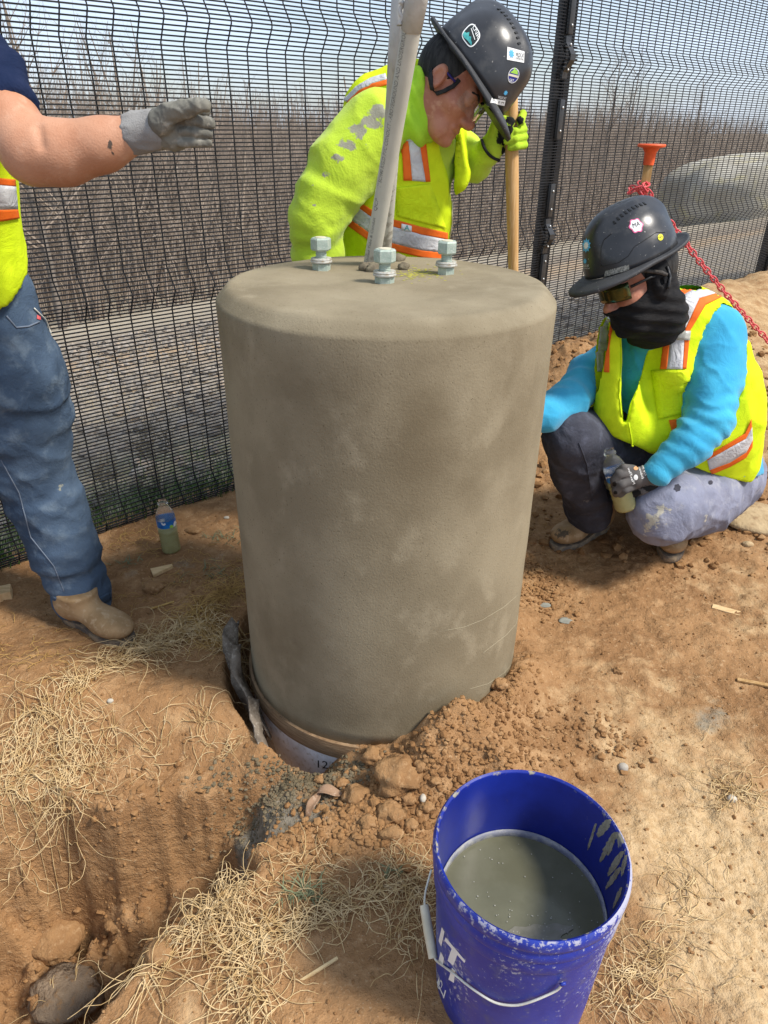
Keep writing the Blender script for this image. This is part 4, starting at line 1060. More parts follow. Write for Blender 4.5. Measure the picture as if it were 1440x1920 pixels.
rt, ax_, s_, lr, LV, LF = bottle('open water bottle of cloudy yellow drink standing by the fence', bs, (-.03, .0, 1), .3, .46, .205 * 1.0, .0335)
lt = bvh(LV, LF)
for q, m_ in [([(301, 984), (311, 987), (312, 973), (302, 970)], M_white), ([(325, 990), (333, 987), (333, 975), (325, 977)], M_white), ([(318, 991), (326, 992), (325, 984), (318, 984)], M_lime_p)]:
    decal('label_print', lt, *poly2([(.5 + .5 * math.cos(a), .5 + .5 * math.sin(a)) for a in np.linspace(0, 6.28, 17)[:-1]], 2), q, m_, rt, .0006)
print('bottles', time.time() - T0)

# ------------------------------------------------------------------ people: shared builders
def stain_px(V, blobs):
    x, y, k = proj(V); s = np.zeros(len(V))
    for cx, cy, rx, ry, a in blobs: s = np.maximum(s, a * np.exp(-((x - cx) / rx) ** 2 - ((y - cy) / ry) ** 2))
    return s
def folds(V, Q, amp, sc, stretch, seed, extra=None):
    """cloth folds pushed along the normals; stretch squeezes the noise so creases run across it"""
    N = vnormals(V, Q); S = V @ np.array(stretch, float).T
    n = fbm(S, sc, 2, seed); n2 = fbm(S, sc * 2.1, 2, seed + 3); d = amp * 2.2 * ((1 - np.abs(n)) ** 4 - .35) + amp * 1.1 * ((1 - np.abs(n2)) ** 4 - .35)
    if extra is not None: d = d + extra
    return V + N * d[:, None]
def rings(V, a, b, lo, hi, freq, amp, seed, slant=0.0):
    """sleeve creases round a limb from a to b"""
    a = np.asarray(a); b = np.asarray(b); u = b - a; Ln = np.linalg.norm(u); u = u / Ln; q = (V - a) @ u
    rad = np.linalg.norm(V - a - q[:, None] * u, axis=1)
    t = q / Ln; w_ = sst(lo, lo + .12, t) * sst(hi, hi - .12, t) * sst(.22, .12, rad)
    n = fbm(V, 9, 2, seed); return amp * w_ * np.sin(q * freq + n * 3.2 + slant * (V[:, 0] - a[0])) * (.55 + .6 * n)
def body(name, fn, lo, hi, h, mat_, root, fold=None, blobs=None, post_=None):
    V, Q = sdf_mesh(fn, lo, hi, h)
    if fold: V = fold(V, Q)
    at = {'stain': stain_px(V, blobs) if blobs else np.zeros(len(V))}
    if post_: at['stain'] = post_(V, at['stain'])
    o = obj(name, V, Q, mat_, root, True, attrs=at); OFF[o] = OFF[root]
    return o, V, Q
def axes(fwd, up):
    f = np.array(fwd, float); f /= np.linalg.norm(f); u = np.array(up, float); u = u - f * (u @ f); u /= np.linalg.norm(u); return np.array([np.cross(f, u), f, u])
def head_sdf(L):
    d = ell(L, (0, -.014, .032), (.077, .097, .092))
    d = smin(d, ell(L, (0, .022, -.042), (.062, .072, .084)), .03)
    d = smin(d, cap(L, (-.03, .062, -.098), (.03, .062, -.098), .022, .022), .03)
    d = smin(d, ell(L, (0, .082, -.104), (.022, .020, .018)), .015)
    for s in (-1, 1):
        d = smin(d, ell(L, (s * .040, .056, -.026), (.028, .030, .026)), .02)
        d = smax(d, -ell(L, (s * .031, .101, .006), (.021, .018, .013)), .012)
        d = smin(d, ell(L, (s * .031, .079, .004), (.0155, .0145, .0135)), .004)
        e = ell(L, (s * .080, -.010, -.008), (.011, .021, .034)); e = smax(e, -ell(L, (s * .091, -.006, -.006), (.010, .012, .021)), .005)
        d = smin(d, e, .006)
        d = smin(d, ell(L, (s * .0135, .097, -.041), (.0105, .013, .0095)), .006)
    d = smin(d, cap(L, (-.034, .081, .024), (.034, .081, .024), .0105, .0105), .018)
    d = smin(d, cap(L, (0, .086, .008), (0, .110, -.034), .0085, .0155), .012)
    d = smin(d, cap(L, (-.021, .086, -.067), (.021, .086, -.067), .0085, .0085), .008)
    d = smin(d, cap(L, (-.017, .085, -.081), (.017, .085, -.081), .009, .009), .008)
    d = smax(d, -cap(L, (-.027, .093, -.0735), (.027, .093, -.0735), .0022, .0022), .004)
    d = smin(d, cap(L, (0, -.03, -.05), (0, -.045, -.115), .055, .055), .03)
    return d
def make_head(root, c, ax, mat_, h=.0032, hair=True):
    V, Q = sdf_mesh(head_sdf, (-.12, -.14, -.22), (.12, .14, .15), h)
    W = c + V @ ax; o = obj('head', W, Q, mat_, root, True); OFF[o] = OFF[root]
    tree = bvh(W, Q)
    if hair:
        def hr(L):
            d = ell(L, (0, -.022, .034), (.0815, .098, .096)); d = smax(d, L[:, 1] - .03 - L[:, 2] * .3, .01); return smax(d, -(L[:, 2] + .062), .01)
        V, Q = sdf_mesh(hr, (-.12, -.14, -.12), (.12, .14, .16), .0045); obj('hair', c + V @ ax, Q, M_hair, root, True)
    for s in (-1, 1):                                         # brows
        P = [(s * .012, .0935, .023), (s * .03, .0925, .029), (s * .05, .080, .024)]
        MB().tube(c + np.array(P) @ ax, [.0035, .004, .002], 6).build('eyebrow', M_hair, o, True)
    return o, tree
HAT_RX, HAT_RY, HAT_H = .113, .138, .150
def hat_dome(ph, v):
    cp, sp = np.cos(ph), np.sin(ph)
    rx = HAT_RX; ry = np.where(sp > 0, HAT_RY, HAT_RY * .98)
    k = np.cos(v * math.pi / 2) ** .66; z = HAT_H * np.sin(v * math.pi / 2) ** .95
    x = rx * k * cp; y = ry * k * sp - .012 * v
    rid = np.exp(-(x / .042) ** 6) * sst(.22, .5, v) * .010                     # raised crown band
    side = sst(.045, .07, np.abs(x)) * sst(.12, .3, v) * sst(.9, .6, v) * .004     # flatter side panels
    nrm = np.stack([x / rx ** 2, y / HAT_RY ** 2, z / HAT_H ** 2 + 1e-6], -1); nrm /= np.linalg.norm(nrm, axis=-1)[..., None]
    P = np.stack([x, y, z], -1) + nrm * (rid - side)[..., None]
    P[..., 2] += .010 * (np.abs(sp) ** 2) * (1 - v) * 0
    return P, nrm
def make_hat(root, c, ax):
    """cap-style safety helmet: dome with raised crown band, vents, visor and rear lip"""
    n, m = 72, 26; ph = np.arange(n) * 2 * math.pi / n; vv = np.linspace(0, 1, m)
    PH, VV = np.meshgrid(ph, vv); P, _ = hat_dome(PH.ravel(), VV.ravel())
    F = [(i * n + j, i * n + (j + 1) % n, (i + 1) * n + (j + 1) % n, (i + 1) * n + j) for i in range(m - 1) for j in range(n)]
    W = c + P @ ax; sh = obj('helmet_shell', W, F, M_hat, root, True); OFF[sh] = OFF[root]
    md = sh.modifiers.new('thickness', 'SOLIDIFY'); md.thickness = .003; md.offset = -1
    # brim
    cp, sp = np.cos(ph), np.sin(ph)
    fr = np.clip(sp, 0, 1) ** 1.6; bk_ = np.clip(-sp, 0, 1) ** 2.0
    rows = []
    for t in np.linspace(0, 1, 7):
        out = t * (.009 + .052 * fr + .030 * bk_); zz = -.004 * t - t * t * (.014 * fr - .012 * bk_) - .006 * fr * (cp ** 2)
        b0, _ = hat_dome(ph, np.zeros(n)); d = b0[:, :2] / np.linalg.norm(b0[:, :2], axis=1)[:, None]
        rows.append(np.concatenate([b0[:, :2] + d * out[:, None], (b0[:, 2] + zz)[:, None]], 1))
    low = rows[-1].copy(); low[:, 2] -= .009; inner = rows[0].copy(); inner[:, :2] *= .97; inner[:, 2] -= .007
    rows += [low, inner]; V = np.concatenate(rows); k = len(rows)
    F2 = [((i + 1) * n + j, (i + 1) * n + (j + 1) % n, i * n + (j + 1) % n, i * n + j) for i in range(k - 1) for j in range(n)]
    WB = c + V @ ax; br = obj('brim', WB, F2, M_hat_m, sh, True)
    for s in (-1, 1):                                         # vent slots beside the crown band
        for q in range(9):
            y0 = -.045 + q * .0125
            ph_ = np.linspace(0, math.pi, 200)[None] * s; vgrid = np.linspace(.2, .98, 120)[:, None]
            PP, NN = hat_dome(np.broadcast_to(ph_, (120, 200)).ravel(), np.broadcast_to(vgrid, (120, 200)).ravel())
            P2, N2 = hat_dome(-np.broadcast_to(ph_, (120, 200)).ravel(), np.broadcast_to(vgrid, (120, 200)).ravel())
            PP = np.concatenate([PP, P2]); NN = np.concatenate([NN, N2])
            tgt = np.array([s * (.058 - .0005 * (q - 4) ** 2 * .3), y0]); i = int(np.argmin((PP[:, 0] - tgt[0]) ** 2 + (PP[:, 1] - tgt[1]) ** 2 + 10 * (PP[:, 2] < .03)))
            z = NN[i]; x = np.array([0, 1, .0]); x = x - z * (x @ z); x /= np.linalg.norm(x); y = np.cross(z, x)
            MB().box(c + (PP[i] + z * .0002) @ ax, (.0055, .011, .0016), np.array([x + y * .25 * s, y, z]) @ ax).build('vent_slot', M_blackp, sh)
    # suspension band inside
    bnd = MB().lathe([(.090, .0), (.090, .028), (.087, .028), (.087, 0)], (0, 0, 0), None, 32, True); V = np.concatenate(bnd.V) * np.array([1, 1.18, 1]); obj('headband', c + (V + np.array([0, -.01, -.012])) @ ax, bnd.F, M_black, sh, True)
    A = np.concatenate([W, WB]); FF = F + [[i + len(W) for i in f] for f in F2]
    return sh, bvh(A, FF)
def boot(root, heel, toe_dir, gz, mat_, stain_blobs=None, tall=.20, name='boot', so_=0.0, size=1.0, pitch=0.0):
    t = np.array([toe_dir[0], toe_dir[1], 0.0]); t /= np.linalg.norm(t); ax = np.array([t, [-t[1], t[0], 0], [0, 0, 1.0]])
    if pitch:
        cp_, sp_ = math.cos(pitch), math.sin(pitch); ax = np.array([t * cp_ - np.array([0, 0, sp_]), [-t[1], t[0], 0], t * sp_ + np.array([0, 0, cp_])])
    c = np.array([heel[0], heel[1], gz])
    def up_(L):
        L = L / size
        d = ell(L, (.200, 0, .050), (.072, .050, .036)); d = smin(d, cap(L, (.05, 0, .082), (.16, 0, .054), .046, .038), .03)
        d = smin(d, ell(L, (.032, 0, .062), (.048, .038, .052)), .03); d = smin(d, cap(L, (.050, 0, .09), (.030 + so_, 0, tall), .050, .056), .03)
        d = smax(d, L[:, 2] - tall, .004); return smax(d, -(L[:, 2] - .021), .003) * size
    V, Q = sdf_mesh(up_, np.array((-.05, -.085, 0)) * size, np.array((.30, .085, tall + .03)) * size, .005)
    W = c + V @ ax; st = np.zeros(len(W))
    if stain_blobs: st = stain_px(W, stain_blobs)
    st = np.maximum(st, .42 * np.exp(-(V[:, 2] - .02) / .012))
    o = obj(name, W, Q, mat_, root, True, attrs={'stain': st}); OFF[o] = OFF[root]
    # welt and sole
    ol = []
    for a in np.linspace(0, 2 * math.pi, 48, endpoint=False):
        ca_, sa = math.cos(a), math.sin(a); x = .126 + .146 * ca_; u = (x + .024) / .304
        wdt = .037 + .014 * sst(.35, .75, u) - .008 * math.exp(-((u - .38) / .14) ** 2); ol.append((x, wdt * math.copysign(abs(sa) ** .72, sa)))
    ol = np.array(ol) * size; V = []
    for z, s_ in ((-.006, .95), (.000, .985), (.014, 1.0), (.022, .985)): V += [((x - .128) * s_ + .128, y * s_, z * size) for x, y in ol]
    n = len(ol); F = [(k * n + i, k * n + (i + 1) % n, (k + 1) * n + (i + 1) % n, (k + 1) * n + i) for k in range(3) for i in range(n)] + [tuple(range(n))[::-1], tuple(range(3 * n, 4 * n))]
    obj('sole', c + np.array(V) @ ax, F, M_sole, o, True, autosmooth=.7)
    return o
def glove_sdf(parts, k=.004):
    def f(P):
        d = None
        for js, flat in parts:
            e = chain(P, js, 0.002, flat); d = e if d is None else smin(d, e, k)
        return d
    return f
def all_j(parts): return [j for js, _ in parts for j in js]
def simple_hand(root, wrist, dirv, pn, mat_, name='glove', curl=.6):
    d = np.array(dirv, float); d /= np.linalg.norm(d); n = np.array(pn, float); n = n - d * (n @ d); n /= np.linalg.norm(n); s = np.cross(d, n); wrist = np.array(wrist, float)
    parts = [([(wrist - d * .03, .032), (wrist + d * .04, .036), (wrist + d * .085, .040)], (n, 1.8))]
    for i, (o_, l) in enumerate(((-.030, .075), (-.010, .085), (.010, .080), (.028, .062))):
        b = wrist + d * .09 + s * o_; m_ = b + d * l * .5 + n * l * .15 * curl; e = m_ + d * l * .35 + n * l * .45 * curl; parts.append(([(b, .0115), (m_, .0105), (e, .009)], None))
    parts.append(([(wrist + d * .02 - s * .03, .016), (wrist + d * .06 - s * .055 + n * .015, .013), (wrist + d * .095 - s * .05 + n * .03, .011)], None))
    lo, hi = bounds(all_j(parts)); V, Q = sdf_mesh(glove_sdf(parts), lo, hi, .0045); o = obj(name, V, Q, mat_, root, True, attrs={'stain': np.zeros(len(V))}); OFF[o] = OFF[root]; return o
def plane3(a, b, c, toward):
    a, b, c = map(np.asarray, (a, b, c)); n = np.cross(b - a, c - a); n /= np.linalg.norm(n)
    if (np.asarray(toward) - a) @ n < 0: n = -n
    return a, n
def pxcut(P, pts, kmax):
    """wedge-shaped opening: (px, py, half width px) along a line, only on the near side"""
    x, y, k = proj(P); d = np.full(len(P), 1e3)
    for (ax_, ay, aw), (bx, by, bw) in zip(pts[:-1], pts[1:]):
        ux, uy = bx - ax_, by - ay; h = np.clip(((x - ax_) * ux + (y - ay) * uy) / (ux * ux + uy * uy), 0, 1)
        d = np.minimum(d, np.hypot(x - ax_ - h * ux, y - ay - h * uy) - (aw + (bw - aw) * h))
    return np.maximum(d * k / FPX, (k - kmax))

# ------------------------------------------------------------------ the man leaning on a shovel behind the pier
root1 = thing('person', 'man in black helmet and lime sweatshirt leaning on a shovel behind the pier', 'person', (.0, 2.32, Hs(0, 2.32)))
T1 = [J(772, 200, 2.20, 62), J(752, 285, 2.22, 108), J(742, 390, 2.25, 104), J(735, 500, 2.28, 100), J(735, 580, 2.30, 98)]
A1 = [J(702, 240, 2.10, 64), J(640, 320, 2.08, 64), J(594, 412, 2.05, 52), J(592, 470, 2.06, 46), J(625, 545, 2.14, 36)]
A2 = [J(838, 262, 2.32, 46), J(890, 308, 2.27, 33), J(912, 288, 2.23, 25), J(922, 278, 2.21, 22)]
flat1 = ((-.55, .83, 0), 1.18)
def shirt1(P):
    d = chain(P, T1, .02, flat1); d = smin(d, chain(P, A1, .012), .022); d = smin(d, chain(P, A2, .008), .03)
    d = smin(d, cap(P, *[J(770, 195, 2.22, 50)[0], J(800, 165, 2.16, 40)[0]], J(770, 195, 2.22, 44)[1], J(800, 165, 2.16, 30)[1]), .02)
    return d
lo, hi = bounds(T1 + A1 + A2)
def fold1(V, Q):
    e = rings(V, A1[0][0], A1[2][0], .45, 1.15, 75, .006, 3, 14) + rings(V, A1[2][0], A1[4][0], -.1, 1, 90, .006, 5) + rings(V, A2[0][0], A2[1][0], .1, 1.2, 95, .005, 6) + rings(V, A2[1][0], A2[3][0], 0, 1.2, 120, .004, 8)
    return folds(V, Q, .0035, 5.5, ((1, 0, .6), (0, 1, 0), (.3, 0, 1)), 31, e)
smear = [(712, 212, 26, 20, .85), (695, 228, 26, 17, .85), (672, 248, 24, 17, .85), (652, 272, 20, 15, .8), (634, 296, 14, 12, .75), (610, 328, 14, 10, .72), (585, 345, 5, 8, .5), (590, 385, 9, 9, .42), (580, 415, 14, 12, .38), (655, 300, 6, 12, .42), (690, 275, 7, 14, .4), (845, 300, 12, 30, .3)]
sh1, V1, Q1 = body('sweatshirt', shirt1, lo, hi, .0085, M_shirt_lime, root1, fold1, smear)
hem1 = plane3(aty(640, 560, 2.05), aty(840, 560, 2.05), aty(735, 585, 2.5), aty(740, 300, 2.2))
def vest1(P):
    d = chain(P, T1, .02, flat1) - .009
    d = smin(d, cap(P, J(722, 214, 2.22, 66)[0], J(765, 185, 2.20, 60)[0], J(722, 214, 2.22, 76)[1], J(765, 185, 2.20, 64)[1]), .03)
    d = smin(d, cap(P, J(838, 245, 2.28, 30)[0], J(850, 330, 2.2, 32)[0], J(838, 245, 2.28, 30)[1], J(850, 330, 2.2, 30)[1]), .03)
    d = smax(d, -(chain(P, A1[:3], .01) - .004), .004)
    d = smax(d, -pxcut(P, [(838, 205, 26), (838, 270, 17), (846, 330, 9), (848, 400, 2)], 2.2), .004)
    return smax(d, -((P - hem1[0]) @ hem1[1]), .004)
lo, hi = bounds(T1 + [J(720, 205, 2.26, 70), J(850, 330, 2.2, 34)])
def foldv1(V, Q): return folds(V, Q, .004, 4.5, ((1, 0, 0), (0, 1, 0), (.4, 0, 1)), 51)
ve1, VV1, VQ1 = body('safety_vest', vest1, lo, hi, .0085, M_vest, root1, foldv1)
vt1 = bvh(VV1, VQ1)
S_ = lambda nm, l, r, m, off=.003, par=ve1, tr=vt1: strip(nm, tr, l, r, m, par, off)
S_('orange_band', [(762, 155), (755, 217), (754, 280), (756, 338)], [(769, 155), (765, 217), (767, 280), (772, 338)], M_orange)
S_('reflective_band', [(769, 155), (765, 217), (767, 280), (772, 338)], [(775, 158), (779, 217), (787, 280), (797, 340)], M_silver)
S_('orange_band', [(775, 158), (779, 217), (787, 280), (797, 340)], [(784, 166), (792, 217), (799, 280), (806, 340)], M_orange)
S_('clear_tab', [(760, 249), (761, 265)], [(793, 252), (793, 268)], M_clear, .005)
S_('orange_band', [(672, 376), (705, 398), (740, 411), (790, 425), (838, 436)], [(666, 384), (700, 408), (737, 424), (788, 439), (838, 449)], M_orange)
S_('reflective_band', [(666, 384), (700, 408), (737, 424), (788, 439), (838, 449)], [(648, 404), (690, 434), (735, 455), (790, 469), (835, 474)], M_silver)
S_('orange_band', [(648, 404), (690, 434), (735, 455), (790, 469), (835, 474)], [(640, 412), (686, 447), (732, 468), (790, 482), (833, 488)], M_orange)
S_('reflective_band', [(645, 188), (668, 164), (695, 148), (724, 139)], [(652, 192), (674, 170), (698, 158), (726, 150)], M_silver)
S_('orange_band', [(652, 192), (674, 170), (698, 158), (726, 150)], [(658, 197), (680, 176), (702, 165), (728, 159)], M_orange)
S_('chest_pocket', [(742, 352), (745, 405)], [(806, 344), (835, 428)], M_vest_pl, .0035)
S_('emblem_tag', [(752, 418), (752, 429)], [(770, 423), (770, 434)], M_white, .006)
tv, tfc = text2('A'); decal('emblem_print', vt1, tv, tfc, [(757, 430), (766, 432), (766, 422), (757, 420)], M_teal, ve1, .008)
line_on('zip', vt1, [(842, 300), (846, 360), (846, 420), (840, 455)], .002, M_cream, ve1, .003)
# head, gaiter, helmet
ax1 = axes((.62, -.42, -.70), (.66, .04, .75)); hc1 = aty(843, 163, 2.10)
hx1 = axes((.70, -.42, -.58), (.56, .04, .83)) * .93; hd1, ht1 = make_head(root1, hc1, hx1, M_face)
def gait1(P):
    L = (P - hc1) @ ax1.T
    d = cap(L, (0, -.030, -.035), (0, -.048, -.15), .062, .064)
    d = smin(d, cap(L, (0, .02, -.115), (0, -.03, -.15), .046, .055), .03)
    d = smax(d, L[:, 2] + .062 + .60 * L[:, 1], .006)
    d = smin(d, cap(P, J(782, 195, 2.24, 50)[0], J(795, 170, 2.20, 38)[0], J(782, 195, 2.24, 36)[1], J(795, 170, 2.20, 32)[1]), .02)
    return d
def foldg(V, Q):
    N = vnormals(V, Q); q = (V - hc1) @ (ax1[1] * .4 - ax1[2] * .2 + ax1[0] * .5); return V + N * (.0035 * np.sin((V @ np.array([.75, .1, .35])) * 210 + 2.5 * fbm(V, 9, 2, 4)))[:, None]
js = [J(776, 205, 2.17, 60), J(820, 120, 2.06, 50), J(850, 260, 2.06, 30)]
body('neck_gaiter', gait1, *bounds(js), .005, mat('lime_gaiter', (.42, .70, .04), (.34, .60, .03), rough=.85, sc=20, bump=.3, bsc=160), root1, foldg)
hatc1 = hc1 + ax1[2] * .058 + ax1[1] * .014
sl1, hat1 = make_hat(root1, hatc1, ax1 * .94)
D_ = lambda nm, V2, F, q, m, off=.0012, tr=hat1, par=sl1: decal(nm, tr, V2, F, q, m, par, off)
circ = [(.5 + .5 * math.cos(a), .5 + .5 * math.sin(a)) for a in np.linspace(0, 2 * math.pi, 33)[:-1]]
shield = [(.5 + .5 * math.copysign(abs(math.cos(a)) ** .55, math.cos(a)), .5 + .5 * math.copysign(abs(math.sin(a)) ** .7, math.sin(a)) * (1 if math.sin(a) > 0 else 1.0)) for a in np.linspace(0, 2 * math.pi, 41)[:-1]]
q = [(862, 66), (883, 94), (904, 68), (886, 40)]
D_('sticker', *poly2(shield, 4), q, M_white)
inq = lambda q, s: [tuple(np.array(q).mean(0) + (np.array(p) - np.array(q).mean(0)) * s) for p in q]
D_('sticker_field', *poly2(shield, 4), inq(q, .88), M_dgreen, .0016)
D_('sticker_lettering', *text2('LNR'), [(886, 53), (895, 75), (901, 70), (891, 47)], M_white, .0022)
D_('sticker_rule', *grid2(6, 1), [(883, 55), (890, 76), (891, 75), (884, 54)], M_white, .0022)
D_('sticker_picture', *poly2([(.05, .1), (.3, .0), (.6, .1), (1, .05), (.95, .4), (.8, .55), (.7, .85), (.5, .6), (.35, 1), (.2, .6), (0, .5)], 2), [(866, 66), (884, 87), (888, 74), (876, 54)], M_teal, .0021)
q = [(950, 112), (982, 118), (983, 97), (951, 88)]
D_('sticker', *grid2(6, 4), q, M_white)
D_('sticker_emblem', *poly2([(.5 + .5 * math.cos(a) * (1 if i % 2 else .62), .5 + .5 * math.sin(a) * (1 if i % 2 else .62)) for i, a in enumerate(np.linspace(0, 2 * math.pi, 17)[:-1])], 2), [(953, 109), (964, 111), (964, 93), (953, 91)], M_cyan, .0017)
D_('sticker_lettering', *text2('WILDCAT'), [(966, 106), (982, 109), (982, 101), (966, 98)], M_blackp, .0017)
D_('sticker_lettering', *text2('CONTRACTING'), [(966, 111), (981, 114), (981, 110), (966, 107)], M_blackp, .0017)
q = [(948, 148), (962, 161), (978, 136), (960, 122)]
D_('sticker', *poly2(circ, 3), q, M_white); D_('sticker_field', *poly2(circ, 3), inq(q, .9), M_purple, .0016)
D_('sticker_rule', *grid2(5, 1), [(953, 142), (970, 146), (971, 142), (954, 138)], M_cream, .0021)
D_('sticker_picture', *poly2([(0, 0), (1, 0), (.78, .75), (.62, .4), (.42, 1), (.25, .45)], 1), [(956, 136), (970, 140), (973, 128), (960, 125)], M_lime_p, .0021)
D_('sticker_lettering', *text2('GBT'), [(953, 153), (962, 155), (963, 149), (954, 147)], M_white, .0021)
D_('sticker_emblem', *poly2([(.5 + .5 * math.cos(a) * (1 if i % 2 else .62), .5 + .5 * math.sin(a) * (1 if i % 2 else .62)) for i, a in enumerate(np.linspace(0, 2 * math.pi, 17)[:-1])], 2), [(942, 178), (950, 180), (953, 170), (946, 168)], M_cyan)
D_('sticker_lettering', *text2('WILDCAT'), [(933, 184), (948, 187), (949, 182), (934, 179)], M_white)
q = [(919, 193), (945, 198), (947, 188), (921, 184)]
D_('name_label', *grid2(6, 3), q, M_white, .002)
D_('label_scrawl', *text2('JOSE M'), [(922, 191), (943, 195), (944, 190), (923, 187)], M_blackp, .0028)
# straps and glasses
strip('chin_strap', ht1, [(806, 128), (805, 150), (808, 168), (818, 172), (832, 168), (848, 158), (858, 146)], [(812, 128), (811, 150), (815, 172), (820, 180), (836, 175), (852, 166), (864, 152)], M_strap, root1, .004, .002, nu=3, step=3)
W = hc1 + np.array([(.074, .035, .012), (.079, .0, .014), (.080, -.02, .010)]) @ hx1; gl = MB().tube(W, [.003, .003, .0025], 6).build('glasses', M_frame_b, root1, True)
V = []; 
for i in range(15):
    a = -1.15 + 2.3 * i / 14
    for z in (.020, .0, -.022): V.append((.078 * math.sin(a), .035 + .078 * math.cos(a) + .004, z - .004 * abs(math.sin(a))))
V = hc1 + np.array(V) @ hx1; obj('lens', V, [(i * 3 + j, i * 3 + j + 1, i * 3 + 4 + j, i * 3 + 3 + j) for i in range(14) for j in range(2)], M_lens2, gl, True)
# gripping glove
flatg = None
G1 = [([J(914, 276, 2.215, 19), J(920, 268, 2.205, 17), J(930, 262, 2.20, 15)], None), ([J(926, 272, 2.20, 13), J(936, 246, 2.205, 12), J(938, 282, 2.205, 9)], None),
      ([J(920, 262, 2.20, 12), J(929, 234, 2.19, 9), J(944, 226, 2.175, 8.5), J(957, 229, 2.165, 9)], None), ([J(953, 236, 2.16, 8), J(954, 250, 2.165, 9)], None),
      ([J(938, 240, 2.225, 10), J(978, 236, 2.225, 8), J(982, 243, 2.20, 7), J(965, 246, 2.165, 6.5)], None),
      ([J(938, 255, 2.225, 10), J(980, 252, 2.225, 8), J(983, 257, 2.20, 7.2), J(966, 261, 2.163, 6.6), J(949, 265, 2.167, 6)], None),
      ([J(938, 270, 2.225, 9), J(980, 268, 2.225, 7), J(983, 272, 2.20, 7), J(968, 275, 2.163, 6.4), J(957, 277, 2.167, 6)], None),
      ([J(940, 232, 2.225, 9), J(974, 218, 2.222, 8), J(980, 214, 2.20, 7.5), J(976, 228, 2.172, 8)], None)]
lo, hi = bounds(all_j(G1), .015); V, Q = sdf_mesh(glove_sdf(G1, .0025), lo, hi, .0032)
st = stain_px(V, [(957, 227, 12, 11, 1), (955, 243, 11, 12, .9), (976, 226, 8, 10, 1), (972, 211, 6, 6, .8), (938, 258, 10, 22, .95), (942, 282, 7, 10, .8), (908, 292, 30, 5, 0)])
gl1 = obj('glove', V, Q, M_glove_l, root1, True, attrs={'stain': st})
P = smooth_line([J(903, 262, 2.20, 1)[0], J(907, 277, 2.175, 1)[0], J(918, 293, 2.18, 1)[0], J(936, 301, 2.2, 1)[0]], 12); MB().tube(P, .0042, 8).build('wrist_strap', M_strap, gl1, True)
simple_hand(root1, A1[-1][0] + np.array([.01, .0, -.02]), (.6, .1, -.7), (0, -1, 0), M_glove_l)
# trousers and boots behind the pier
hp = T1[-1][0]; g1z = [Hs(-.10, 2.36), Hs(.16, 2.42)]
LEG = [[(hp + np.array([-.09, 0, -.0]), .11), (np.array([-.10, 2.30, .48]), .085), (np.array([-.10, 2.36, g1z[0] + .08]), .062)], [(hp + np.array([.09, .03, 0]), .11), (np.array([.15, 2.36, .48]), .085), (np.array([.16, 2.43, g1z[1] + .08]), .062)]]
def tr1(P):
    d = smin(chain(P, LEG[0], .02), chain(P, LEG[1], .02), .02); return smin(d, cap(P, hp + np.array([-.05, 0, .05]), hp + np.array([.05, .02, .05]), .13, .13), .03)
body('trousers', tr1, *bounds(LEG[0] + LEG[1] + [(hp, .16)]), .012, M_jean_dk, root1, lambda V, Q: folds(V, Q, .005, 6, ((1, 0, 0), (0, 1, 0), (0, 0, 1.5)), 12))
for L_, gz in zip(LEG, g1z): boot(root1, L_[-1][0] + np.array([0, .03, 0]), (.25, -1), gz, M_boot)
print('person1', time.time() - T0)
# the shovel
sa, sb = aty(962, 470, 2.2), aty(958, 150, 2.2); dS = (sb - sa) / np.linalg.norm(sb - sa)
gz = Hs(sa[0], 2.2); foot = sa - dS * ((sa[2] - gz + .0) / dS[2]); sv = thing('shovel', 'wooden handled shovel held upright by the leaning man', 'shovel', foot)
k0 = .30; Lh = np.linalg.norm(sb - foot)
P = foot + dS * np.linspace(k0, Lh, 24)[:, None]; MB().tube(P, [.0165 + .002 * math.sin(i * .4) for i in range(24)], 18).build('handle', M_wood, sv, True, .9)
M_steel = mat('worn_steel', (.16, .15, .14), (.24, .20, .16), rough=.5, metal=.6, sc=20, bump=.2)
MB().tube([foot + dS * .22, foot + dS * .36], [.021, .019], 16).build('socket', M_steel, sv, True, .8)
V = []; bw = [(.0, .01), (.03, .025), (.09, .042), (.18, .050), (.27, .050), (.285, .035)]
for z, w_ in bw:
    for j in range(9):
        u = j / 8 - .5; V.append(foot + dS * z + np.array([w_ * 2 * u, .0, 0]) + np.array([0, .035 * (1 - 4 * u * u) * w_ / .1, 0]))
o = obj('blade', np.array(V), [(i * 9 + j, i * 9 + j + 1, (i + 1) * 9 + j + 1, (i + 1) * 9 + j) for i in range(5) for j in range(8)], M_steel, sv, True); md = o.modifiers.new('thickness', 'SOLIDIFY'); md.thickness = .003

# ------------------------------------------------------------------ the crouching man on the right
b2 = atz(1200, 1010, .03); root2 = thing('person', 'man in turquoise shirt and black face covering crouching right of the pier', 'person', (b2[0], b2[1], Hs(b2[0], b2[1])))
T2 = [J(1262, 640, 2.20, 62), J(1256, 690, 2.20, 124), J(1256, 765, 2.21, 144), J(1274, 835, 2.28, 130), J(1305, 880, 2.36, 112)]
AR = [J(1332, 632, 2.15, 58), J(1338, 715, 2.06, 47), J(1328, 790, 1.99, 43), J(1288, 838, 1.95, 38), J(1238, 880, 1.93, 29)]
AL = [J(1140, 676, 2.32, 36), J(1100, 708, 2.22, 38), J(1068, 752, 2.12, 37), J(1018, 778, 2.03, 32), J(972, 790, 2.0, 26)]
fl2 = ((-.50, -.86, 0), 1.75)
hem2 = plane3(aty(1200, 849, 1.98), aty(1398, 880, 2.30), aty(1118, 800, 2.08), aty(1250, 650, 2.1))
